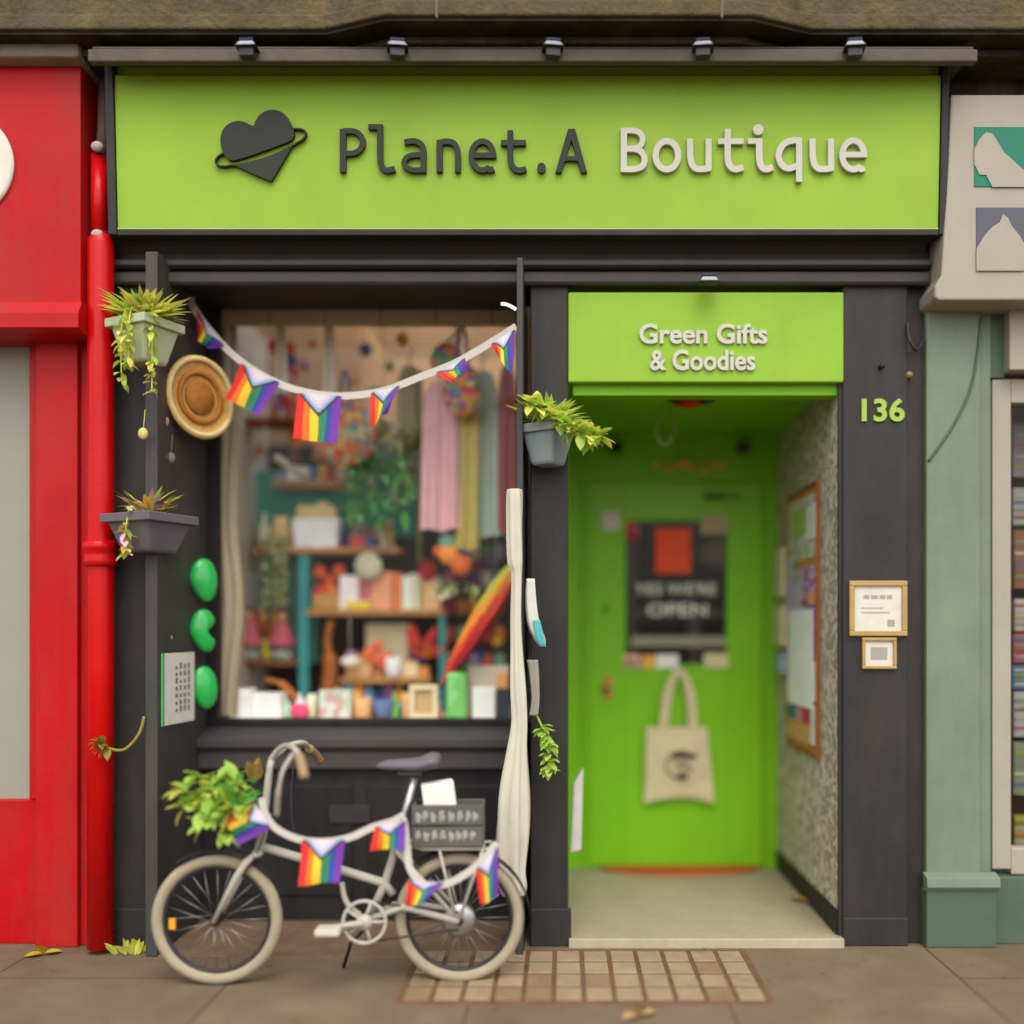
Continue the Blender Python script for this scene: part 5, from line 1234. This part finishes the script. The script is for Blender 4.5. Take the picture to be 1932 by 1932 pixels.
for i in range(5):
    sp_ = smooth_path([P(500+i*10, 990, ys_+.02), P(505+i*9+rr.uniform(-5, 5), 1060, ys_-.02), P(510+i*7+rr.uniform(-8, 8), 1130, ys_-.01)], 5); m.tube(sp_, .003, 5)
    for q_ in sp_[2:]:
        for _ in range(3): m.leaf(q_, (rr.uniform(-1, 1), rr.uniform(-1, .2), rr.uniform(-1, .2)), (0, 0, 1), .05, .025, rr.randrange(2), .3)
tag(m.build('hanging_plant', [C(158, 158, 98), C(169, 180, 109)]), 'pale dry looking trailing plant under the second shelf', 'plant')
# sill row
G = 'goods along the front of the window display'; yf = .56
gbox(434, 474, 1300, 'sill', C(248, 248, 241), 'candle_box', 'pale pink box at the left end of the front row', 'box', y=yf, grp=G, th=.09)
gbox(478, 532, 1308, 'sill', C(248, 248, 241), 'card_stack', 'white stack of cards second in the front row', 'cards', y=yf+.03, grp=G, th=.09, rot=-6)
m = MB(); m.tube(smooth_path([P(500, 1282, .7), P(530, 1290, .7), P(556, 1318, .7), P(568, 1344, .7)], 5), [.012]*5+[.022]*6+[.014]*5, 8); tag(m.build('driftwood', mat('warm_wood', (176, 104, 50), .6, .25, 16)), 'curved brown piece of driftwood behind the pink soap', 'ornament', G)
m = MB(); q_ = P(562, 1330, yf); m.blob((q_.x, yf+.03, .938), (.045, .03, .034), 10, noise=.1); tag(m.build('soap_ball', C(246, 87, 127)), 'hot pink rounded soap in the front row', 'soap', G)
gbox(602, 662, 1302, 'sill', patmat('floral_card', [(212, 218, 196), (206, 168, 160), (220, 220, 206), (190, 206, 180)], 26), 'greeting_cards', 'pale green floral greeting cards in the front row', 'cards', y=yf, grp=G, th=.03, rot=4)
glathe(664, 698, 1318, 'sill', MUG, C(230, 180, 118), 'pot', 'tan clay pot in the front row', 'pot', y=yf, grp=G)
glathe(696, 742, 1322, 'sill', [(.5, 0), (.7, .2), (1, 1), (.92, 1), (.5, .25)], C(103, 118, 158), 'bowl', 'blue grey bowl in the front row', 'bowl', y=yf, grp=G)
fr_ = thing('picture_box', 'cream square box frame with dark centre in the front row', 'picture', P(798, 1350, yf), G)
m = MB(); a_, b_, z0_, z1_ = XX(772, yf), XX(826, yf), .9005, ZZ(1292, yf); w_ = .025
for q2 in ((a_, b_, z0_, z0_+w_), (a_, b_, z1_-w_, z1_), (a_, a_+w_, z0_+w_, z1_-w_), (b_-w_, b_, z0_+w_, z1_-w_)): m.box(q2[0], q2[1], yf, yf+.04, q2[2], q2[3])
m.build('frame', C(230, 213, 173), fr_, bev=.003); m = MB(); m.box(a_+w_, b_-w_, yf+.02, yf+.03, z0_+w_, z1_-w_); m.build('card', C(197, 169, 122), fr_)
gbox(842, 882, 1268, 'sill', patmat('green_pouch', [(120, 200, 104), (140, 214, 130), (90, 180, 90)], 14), 'pouch', 'bright green pouch right of the umbrella tip', 'pouch', y=yf, grp=G, th=.05, bev=.015, rot=-8)
gbox(892, 934, 1296, 'sill', C(248, 248, 237), 'framed_print', 'small white framed print right of the green pouch', 'picture', y=yf-.02, grp=G, th=.02, rot=-4)
gbox(882, 960, 1256, 'sill', C(219, 204, 180), 'card_box', 'large beige box behind the white framed print', 'box', y=yf+.1, grp=G, th=.08)
gbox(936, 962, 1300, 'sill', C(61, 67, 76), 'book', 'dark slate book at the right end of the front row', 'book', y=yf, grp=G, th=.06)
gbox(936, 958, 1270, 'sill', C(237, 171, 109), 'small_box', 'orange tan box above the dark book', 'box', y=yf+.07, grp=G, th=.03)
# small goods behind the front ones, each with its own colour and place
PAL = [('white', (236, 232, 222)), ('coral', (236, 116, 84)), ('mustard', (222, 176, 60)), ('sky blue', (110, 170, 206)), ('mint', (150, 206, 170)), ('rose', (222, 130, 150)),
       ('cream', (232, 218, 184)), ('tan', (206, 160, 108)), ('plum', (120, 70, 120)), ('leaf green', (96, 160, 76)), ('scarlet', (206, 48, 44)), ('navy', (48, 62, 110)), ('lilac', (186, 160, 206)), ('orange', (238, 142, 50))]
used = set(); rr = random.Random(77)
def filler(z, y, x0, x1, h0, h1, place, n):
    x = x0; step = (x1-x0)/n
    for i in range(n):
        for _ in range(60):
            cn, cl = rr.choice(PAL); kd = rr.choice(('box', 'jar', 'bottle', 'card', 'mug'))
            if (cn, kd, place) not in used: break
        used.add((cn, kd, place)); xa_ = XX(x+1, y); xb_ = XX(x+step-1, y); h_ = rr.uniform(h0, h1); r_ = (xb_-xa_)/2; mb = MB()
        if kd in ('box', 'card'): mb.box(-r_, r_, -.02 if kd == 'box' else -.004, .02 if kd == 'box' else .004, 0, h_)
        else: mb.lathe([(p_[0]*r_*.9, p_[1]*h_) for p_ in {'jar': JAR, 'bottle': BOT, 'mug': MUG}[kd]], (0, 0, 0), 14)
        o_ = mb.build({'box': 'small_box', 'jar': 'jar', 'bottle': 'bottle', 'card': 'greeting_card', 'mug': 'mug'}[kd], C(*[min(248, int(v_*1.1+6)) for v_ in cl]), bev=.003 if kd == 'box' else 0, org=(0, 0, 0))
        o_.location = ((xa_+xb_)/2, y, z+.001); o_.rotation_euler = (0, 0, rr.uniform(-.15, .15) if kd in ('box', 'card') else 0)
        tag(o_, 'small %s %s %s' % (cn, kd, place), kd, 'small goods '+place); x += step
filler(SH['a'], ys_+.15, 520, 650, .06, .11, 'at the back of the top shelf', 7)
filler(SH['b'], ys_+.17, 520, 745, .08, .16, 'at the back of the second shelf', 9)
filler(SH['c'], ys_+.17, 590, 832, .12, .2, 'at the back of the third shelf', 12)
filler(SH['d'], ys_+.185, 655, 805, .08, .15, 'at the back of the lowest shelf', 8)
filler(SH['e'], ys_+.17, 446, 555, .08, .16, 'at the back of the brown shelf', 6)
filler(.9155, ys_+.07, 590, 822, .06, .13, 'on the base board under the shelves', 12)
filler(.9005, .74, 440, 600, .06, .11, 'in the second row behind the pink boxes', 8)
filler(.9005, .72, 610, 830, .04, .08, 'in the second row behind the clay pot', 10)
filler(.9005, .82, 850, 965, .12, .24, 'behind the green pouch', 6)
filler(.9005, .66, 440, 600, .07, .15, 'just behind the front row at the left', 7)
filler(.9005, .64, 606, 832, .06, .13, 'just behind the front row in the middle', 9)
filler(SH['c'], ys_+.10, 590, 790, .1, .17, 'in the middle row of the third shelf', 9)
filler(SH['d'], ys_+.10, 655, 805, .05, .1, 'in the middle row of the lowest shelf', 7)
for i in range(5):
    for j in range(5):
        x_, z_ = XX(846+i*24, 1.36), ZZ(1040+j*52, 1.36); mb = MB(); mb.box(x_-.024, x_+.024, 1.385, 1.389, z_-.04, z_+.04)
        cn, cl = PAL[(i*3+j*5) % 14]
        tag(mb.build('greeting_card', C(*cl)), '%s greeting card on the dark backing, row %s and column %s' % (cn, ('one', 'two', 'three', 'four', 'five')[j], ('one', 'two', 'three', 'four', 'five')[i]), 'card', 'cards racked on the dark backing')
HG = (('round felt ball', lambda mb, q, r: mb.blob(q, (r, r, r), 8)), ('drop shaped bauble', lambda mb, q, r: mb.lathe([(.004, -1.4*r), (r*.8, -.6*r), (r, 0), (r*.6, .7*r), (.004, 1.1*r)], q, 14)), ('flat star tag', lambda mb, q, r: mb.prism([(q.x+(r*1.3 if k % 2 == 0 else r*.55)*math.sin(k*math.pi/5), q.z+(r*1.3 if k % 2 == 0 else r*.55)*math.cos(k*math.pi/5)) for k in range(10)], q.y-.004, q.y+.004)))
spots = [(455, 690), (470, 740), (458, 800), (492, 850), (575, 690), (590, 650), (640, 800), (668, 720), (690, 660), (708, 740), (735, 690), (760, 640), (730, 860), (560, 830), (600, 860), (920, 1060), (935, 1100), (900, 1160), (938, 1210), (908, 1235)]
ui = set()
for i, (px, py) in enumerate(spots):
    for _ in range(60):
        hn, hf = rr.choice(HG); cn, cl = rr.choice(PAL)
        if (hn, cn) not in ui: break
    ui.add((hn, cn)); q_ = P(px, py, .9+rr.uniform(-.1, .3)); mb = MB(); hf(mb, q_, rr.uniform(.024, .036)); mb.tube([q_, q_+Vector((0, 0, .14+rr.random()*.2))], .0015, 5)
    tag(mb.build('hanging_ornament', C(*cl)), '%s %s hanging on a thread in the display window' % (cn, hn), 'ornament', 'ornaments on threads in the window')
for i, (px, py, cn) in enumerate(((452, 940, 1), (470, 900, 3), (448, 1010, 5), (466, 1075, 2), (455, 1130, 10), (745, 935, 0), (770, 905, 13), (790, 1130, 4), (700, 905, 6))):
    q_ = P(px, py, 1.12); mb = MB(); mb.blob(q_, (.03, .012, .04), 7); mb.tube([q_+Vector((0, 0, .035)), q_+Vector((0, 0, .16))], .002, 5)
    tag(mb.build('hanging_tag', C(*PAL[cn][1])), '%s ornament hanging %s' % (PAL[cn][0], 'left of the teal panel' if px < 500 else 'in front of the teal panel'), 'ornament', 'ornaments hung around the teal panel')

# rainbow umbrella
um = thing('folded_umbrella', 'folded rainbow umbrella leaning in the display window', 'umbrella', P(836, 1290, .62))
p0, p1 = P(970, 1072, .52), P(834, 1292, .6); ax = (p1-p0); Lq = ax.length; ax.normalize(); sd_ = ax.cross(Vector((0, 1, 0))).normalized(); up_ = sd_.cross(ax)
cols6 = [(196, 190, 60), (238, 150, 40), (232, 70, 40), (196, 30, 40), (120, 24, 50), (30, 36, 80)]
m = MB(); m.col = []; n = 24; K = 18; vs = []
for i in range(K+1):
    t_ = i/K; r_ = .052*math.sin(math.pi*min(1, .12+t_*.9))**.7*(1-.3*t_)+.006
    for j in range(n):
        a_ = 2*math.pi*j/n; q_ = p0+ax*(Lq*t_)+(sd_*math.cos(a_)+up_*math.sin(a_))*r_*(1+.14*math.sin(a_*6)); vs.append(q_)
fs2 = []
for i in range(K):
    for j in range(n):
        fs2.append((i*n+j, i*n+(j+1)%n, (i+1)*n+(j+1)%n, (i+1)*n+j)); s_ = math.cos(2*math.pi*(j+.5)/n); t_ = i/K
        k_ = (s_*.5+.5)*2.6+t_*2.6
        m.col.append(lin(cols6[int(max(0, min(5, k_)))]))
m.add(vs, fs2, 0, True); m.build('canopy', vmat(), um)
m = MB(); m.tube([p1-ax*.02, p1+ax*.07], .005, 8); m.tube([p0+ax*.02, p0-ax*.05], .008, 8); m.build('shaft', M_dkmet, um)
# hanging clothes
yc = .72; zr = ZZ(640, yc)
G = 'clothes hanging at the right of the window'
def garment(x0, x1, y0, y1, y, mt, lab, folds=3, taper=.75, sh=.5):
    g_ = thing('garment', lab, 'clothes', P((x0+x1)/2, y1, y), G)
    hang_cloth(XX(x0, y), XX(x1, y), ZZ(y1, y), ZZ(y0, y), y, folds, .022, taper=taper, shoulder=sh, rag=.006).build('cloth', mt, g_)
    m = MB(); zt = ZZ(y0, y); cx_ = (XX(x0, y)+XX(x1, y))/2; m.tube(smooth_path([(cx_, y, zt-.01), (cx_, y, zt+.05), (cx_+.015, y, zt+.075), (cx_+.005, y, zt+.095)], 4), .004, 6); m.build('hanger', M_dkmet, g_)
garment(792, 868, 720, 1000, yc, C(241, 188, 188), 'long dusty pink garment hanging in the window', 2, .85)
garment(868, 952, 700, 1012, yc+.08, C(197, 215, 195), 'long sage grey garment hanging in the window', 4, .7)
garment(858, 905, 760, 1036, yc+.02, C(208, 193, 105), 'narrow mustard scarf hanging in front of the sage garment', 2, 1.0, .9)
garment(938, 976, 690, 1004, yc+.0, C(169, 87, 81), 'dark rose garment hanging beside the right board', 2, .9)
garment(745, 800, 690, 880, yc+.2, C(180, 169, 125), 'olive beige garment hanging behind the pink one', 3, .8)
MB().tube([(XX(700, yc), yc+.05, ZZ(606, yc)), (XX(985, yc), yc+.05, ZZ(606, yc))], .008, 8)
gr = thing('wire_grid', 'black wire grid hung under the ceiling at the window top', 'grid', (XX(830, .75), .75, 2.75))
m = MB()
zg0, zg1 = ZZ(660, .7), ZZ(604, .7); xg0, xg1 = XX(700, .7), XX(966, .7)
for i in range(23):
    x = xg0+(xg1-xg0)*i/22; m.tube([(x, .7, 2.80), (x, 1.25, 2.80)], .0022, 5)
for i in range(8): m.tube([(xg0, .7+i*.078, 2.797), (xg1, .7+i*.078, 2.797)], .0022, 5)
m.build('wires', M_dkmet, gr)
m = MB()
for x in (xg0+.05, xg1-.05): m.tube([(x, .75, 2.8), (x, .75, 2.93)], .002, 5); m.tube([(x, 1.2, 2.8), (x, 1.2, 2.93)], .002, 5)
m.build('chain', M_dkmet, gr)
# patterned bags
pc = [(222, 150, 50), (206, 70, 60), (70, 150, 130), (226, 196, 90), (120, 100, 160), (236, 120, 60), (150, 170, 80)]
def pbag(x0, x1, y0, y1, y, mt, lab, hook):
    b_ = thing('fabric_bag', lab, 'bag', P((x0+x1)/2, y1, y))
    m = MB(); m.blob(((XX(x0, y)+XX(x1, y))/2, y, (ZZ(y0, y)+ZZ(y1, y))/2), ((XX(x1, y)-XX(x0, y))/2, .05, (ZZ(y0, y)-ZZ(y1, y))/2), 14, noise=.06); m.build('pouch', mt, b_)
    m = MB(); q_ = P(*hook, y); m.tube(smooth_path([P((x0+x1)/2-10, y0+6, y), P(hook[0]-4, hook[1]+14, y), q_, P(hook[0]+6, hook[1]+12, y), P((x0+x1)/2+12, y0+6, y)], 5), .007, 8); m.build('handle', C(70, 94, 158), b_)
pbag(836, 908, 688, 782, .62, patmat('orange_patchwork', pc, 34), 'orange patchwork fabric bag on a blue hook, front of the clothes', (872, 618))
pbag(812, 872, 648, 712, .7, patmat('green_patchwork', pc[::-1], 30), 'green and orange patchwork cushion hung behind the patchwork bag', (862, 618))
pbag(588, 712, 762, 880, .74, patmat('busy_floral', [(206, 120, 70), (186, 176, 140), (96, 150, 150), (206, 90, 90), (216, 170, 80), (150, 130, 110)], 26), 'large floral fabric bag hanging above the top shelf', (650, 700))
pbag(505, 560, 700, 790, .8, patmat('pink_toys_print', [(206, 70, 90), (176, 160, 160), (196, 176, 70), (150, 120, 160), (220, 120, 70)], 30), 'pink and yellow printed bag hanging left of the window centre', (530, 640))
m = MB()
for (px, py, cl) in ((516, 655, 0), (548, 660, 0), (528, 690, 1), (552, 702, 0), (550, 680, 2)): m.blob(P(px, py, .85), (.03, .025, .036), 8, mi=cl)
m.tube([P(516, 650, .85), P(516, 600, .85)], .002, 5); m.tube([P(548, 650, .85), P(548, 600, .85)], .002, 5)
tag(m.build('bauble_string', [C(230, 59, 59), C(230, 147, 92), C(70, 59, 103)]), 'red and orange baubles strung at the upper left of the window', 'baubles')
sb = thing('wall_shelf', 'small orange wood shelf under the pink printed bag', 'shelf', P(510, 800, 1.0)); m = MB(); m.box(XX(440, 1.), XX(562, 1.), 1., 1.14, ZZ(800, 1.), ZZ(788, 1.)); m.build('board', mat('orange_board', (160, 88, 36), .5, .25, 12), sb)
m = MB(); m.box(XX(450, 1.), XX(458, 1.), 1.02, 1.12, ZZ(880, 1.), ZZ(801, 1.)); m.box(XX(545, 1.), XX(553, 1.), 1.02, 1.12, ZZ(880, 1.), ZZ(801, 1.)); m.build('bracket', M_woodd, sb)
for px, lb in ((530, 'left'), (621, 'right')):
    m = hang_cloth(XX(px-14, .6), XX(px+14, .6), ZZ(742, .6), ZZ(604, .6), .6, 1, .012, 8, 8, taper=.6); tag(m.build('paper_streamer', C(213, 199, 169)), 'pale streamer hanging at the window top, %s of the two' % lb, 'streamer', 'streamers hanging at the window top')
m = MB(); m.tube(smooth_path([P(520, 862, .8), P(535, 872, .8), P(556, 890, .85), P(575, 900, .95)], 4), [.02]*6+[.014]*7, 8); tag(m.build('spoon', C(197, 188, 164)), 'pale wooden spoon hung left of the top shelf', 'spoon')
# curtain along the left window edge
mb = MB(); vs = []; nx_, nz_ = 10, 44
for j in range(nz_+1):
    v = j/nz_; py = 600+750*v; cx_ = 430+14*math.exp(-((py-1130)/110)**2)+3*math.sin(v*9); w_ = 17
    for i in range(nx_+1): u = i/nx_; q_ = P(cx_+(u-.5)*2*w_, py, .53); vs.append((q_.x, .53+.014*math.sin(u*12+v*6), q_.z))
mb.add(vs, [(j*(nx_+1)+i, (j+1)*(nx_+1)+i, (j+1)*(nx_+1)+i+1, j*(nx_+1)+i+1) for j in range(nz_) for i in range(nx_)], 0, True)
tag(mb.build('curtain', M_curt), 'narrow wavy linen curtain at the left edge of the window', 'curtain')
# green hanging plants in the middle
m = MB(); rr = random.Random(5)
for i in range(150):
    t_ = rr.random(); px = 660+rr.random()*115; py = 840+rr.random()*130
    m.leaf(P(px, py, .82+rr.uniform(-.08, .08)), (rr.uniform(-1, 1), rr.uniform(-1, .2), rr.uniform(-1, .4)), (0, 0, 1), rr.uniform(.06, .12), rr.uniform(.025, .045), rr.randrange(3), .35)
for i in range(6): m.tube(smooth_path([P(720, 836, .82), P(670+i*20, 860, .8), P(664+i*22, 950, .8)], 4), .003, 5)
pl_ = thing('hanging_fern', 'bright green fern hanging before the teal panel', 'plant', P(720, 960, .82)); m.build('foliage', [M_leafd, leafmat('fern_green', (96, 186, 96)), leafmat('fern_light', (150, 200, 104))], pl_)
m = MB(); q_ = P(722, 848, .84); m.lathe([(.05, -.05), (.07, .0), (.07, .03)], q_, 16); m.build('pot', C(169, 169, 158), pl_)
m = MB(); m.tube([q_+Vector((0, 0, .03)), Vector((q_.x, q_.y, 2.93))], .003, 5); m.build('cord', C(169, 158, 125), pl_)
m = MB()
for i in range(60): m.leaf(P(742+rr.uniform(-34, 34), 815+rr.uniform(-26, 30), .75), (rr.uniform(-1, 1), rr.uniform(-1, .3), rr.uniform(-.8, .8)), (0, 0, 1), .07, .035, rr.randrange(3), .3)
tag(m.build('dried_wreath', [C(169, 164, 109), C(136, 147, 70), C(191, 180, 158)]), 'grey green dried wreath above the fern', 'wreath')
m = MB()
for i in range(5): m.tube([P(786+i*2.5, 700, .86), P(786+i*2.5+rr.uniform(-2, 2), 1010, .86), P(786+i*3+rr.uniform(-3, 3), 1060, .86)], .004, 5)
tag(m.build('bamboo_canes', mat('bamboo', (120, 130, 66), .6, .2, 20)), 'thin green canes standing right of the teal panel', 'canes')
# orange slices garland, pale leaf garland
m = MB()
for (px, py, r_, k_) in ((845, 1022, .045, 2), (848, 1046, .055, 0), (870, 1066, .055, 1), (828, 1040, .03, 1)): m.blob(P(px, py, .8), (r_, r_*.7, r_), 9, mi=k_)
m.tube([P(846, 1010, .8), P(846, 900, .8)], .002, 5)
tag(m.build('orange_ornament', [C(248, 158, 59), C(230, 109, 48), C(136, 180, 158)]), 'bunch of orange ornaments hung below the sage garment', 'ornament')
m = MB()
for i in range(22): m.leaf(P(822+i*3.4, 1112+8*math.sin(i*.5), .72), (rr.uniform(-1, 1), rr.uniform(-1, .2), rr.uniform(-.8, .8)), (0, 0, 1), .06, .04, rr.randrange(2), .3)
tag(m.build('leaf_garland', [C(213, 206, 180), C(169, 180, 103)]), 'pale leaf garland left of the rainbow umbrella', 'garland')
m = MB(); m.blob(P(806, 1078, ys_+.12), (.05, .04, .06), 9); tag(m.build('pincushion', C(197, 48, 48)), 'dark red round cushion above the brown parcel', 'cushion')
# deeper room fittings seen through the window and the door
m = MB(); m.box(-1.2, -.4, 2.6, 2.9, 0, 2.1); tag(m.build('cabinet', M_roomdk, bev=.01), 'dark cabinet deep inside the shop behind the window display', 'cabinet')
m = MB(); m.lathe([(.02, 0), (.12, .03), (.14, .09), (.1, .17), (.02, .2)], (XX(1352, 2.1), 2.1, ZZ(1072, 2.1)), 20); m.tube([(XX(1352, 2.1), 2.1, ZZ(1040, 2.1)), (XX(1352, 2.1), 2.1, 2.93)], .004, 6); tag(m.build('paper_lantern', C(206, 176, 112)), 'round pale lantern inside the shop seen through the door window', 'lantern')
m = MB(); m.box(XX(1200, 1.9), XX(1376, 1.9), 1.9, 1.94, ZZ(1166, 1.9), ZZ(1150, 1.9)); m.box(XX(1186, 1.9), XX(1200, 1.9), 1.9, 1.94, 0, ZZ(1000, 1.9)); m.box(XX(1300, 1.9), XX(1320, 1.9), 1.9, 1.94, 0, ZZ(1166, 1.9)); tag(m.build('display_rack', C(120, 110, 92)), 'pale rack of bars inside the shop behind the door window', 'rack')

# ================================================================== LIGHT, SKY, CAMERA
w = bpy.data.worlds.new('World'); S.world = w; w.use_nodes = True
nt = w.node_tree; N = nt.nodes; bg = N['Background']
sky = N.new('ShaderNodeTexSky'); sky.sky_type = 'NISHITA'; sky.sun_disc = False
EL, AZ = 55.0, 6.0      # sun high in front of the shop, a little to the right
sky.sun_elevation = R(EL); sky.sun_rotation = R(180-AZ); sky.dust_density = 3.0; sky.air_density = 1.0
hs = N.new('ShaderNodeHueSaturation'); hs.inputs['Saturation'].default_value = .22; hs.inputs['Value'].default_value = 2.35
nt.links.new(sky.outputs['Color'], hs.inputs['Color']); nt.links.new(hs.outputs['Color'], bg.inputs['Color'])
bg.inputs['Strength'].default_value = .15
sl = bpy.data.lights.new('sun', 'SUN'); sl.energy = .4; sl.angle = R(45); sl.color = (1, .92, .80)
so_ = bpy.data.objects.new('sun', sl); COL.objects.link(so_)
dirv = Vector((-math.sin(R(AZ))*math.cos(R(EL)), math.cos(R(AZ))*math.cos(R(EL)), -math.sin(R(EL))))
so_.rotation_euler = dirv.to_track_quat('-Z', 'Y').to_euler(); so_.location = (1, -6, 7)

cam = bpy.data.cameras.new('camera'); co = bpy.data.objects.new('camera', cam); COL.objects.link(co)
co.location = (0, -CD, CH); co.rotation_euler = (R(90), 0, 0)
cam.sensor_width = 36; cam.lens = 36*F/1932; cam.shift_x = (966-VX)/1932; cam.shift_y = (VY-966)/1932
cam.clip_end = 500; cam.clip_start = .05
cam.dof.use_dof = True; cam.dof.focus_distance = CD-.165; cam.dof.aperture_fstop = (cam.lens/1000)/.16
S.camera = co
S.view_settings.view_transform = 'Standard'; S.view_settings.look = 'None'; S.view_settings.exposure = 0; S.view_settings.gamma = 1
S.render.engine = 'CYCLES'
S.cycles.use_denoising = True
S.cycles.max_bounces = 8; S.cycles.diffuse_bounces = 5; S.cycles.transparent_max_bounces = 12
S.cycles.sample_clamp_indirect = 6
for o in list(bpy.data.objects):
    if '_local' in o: del o['_local']
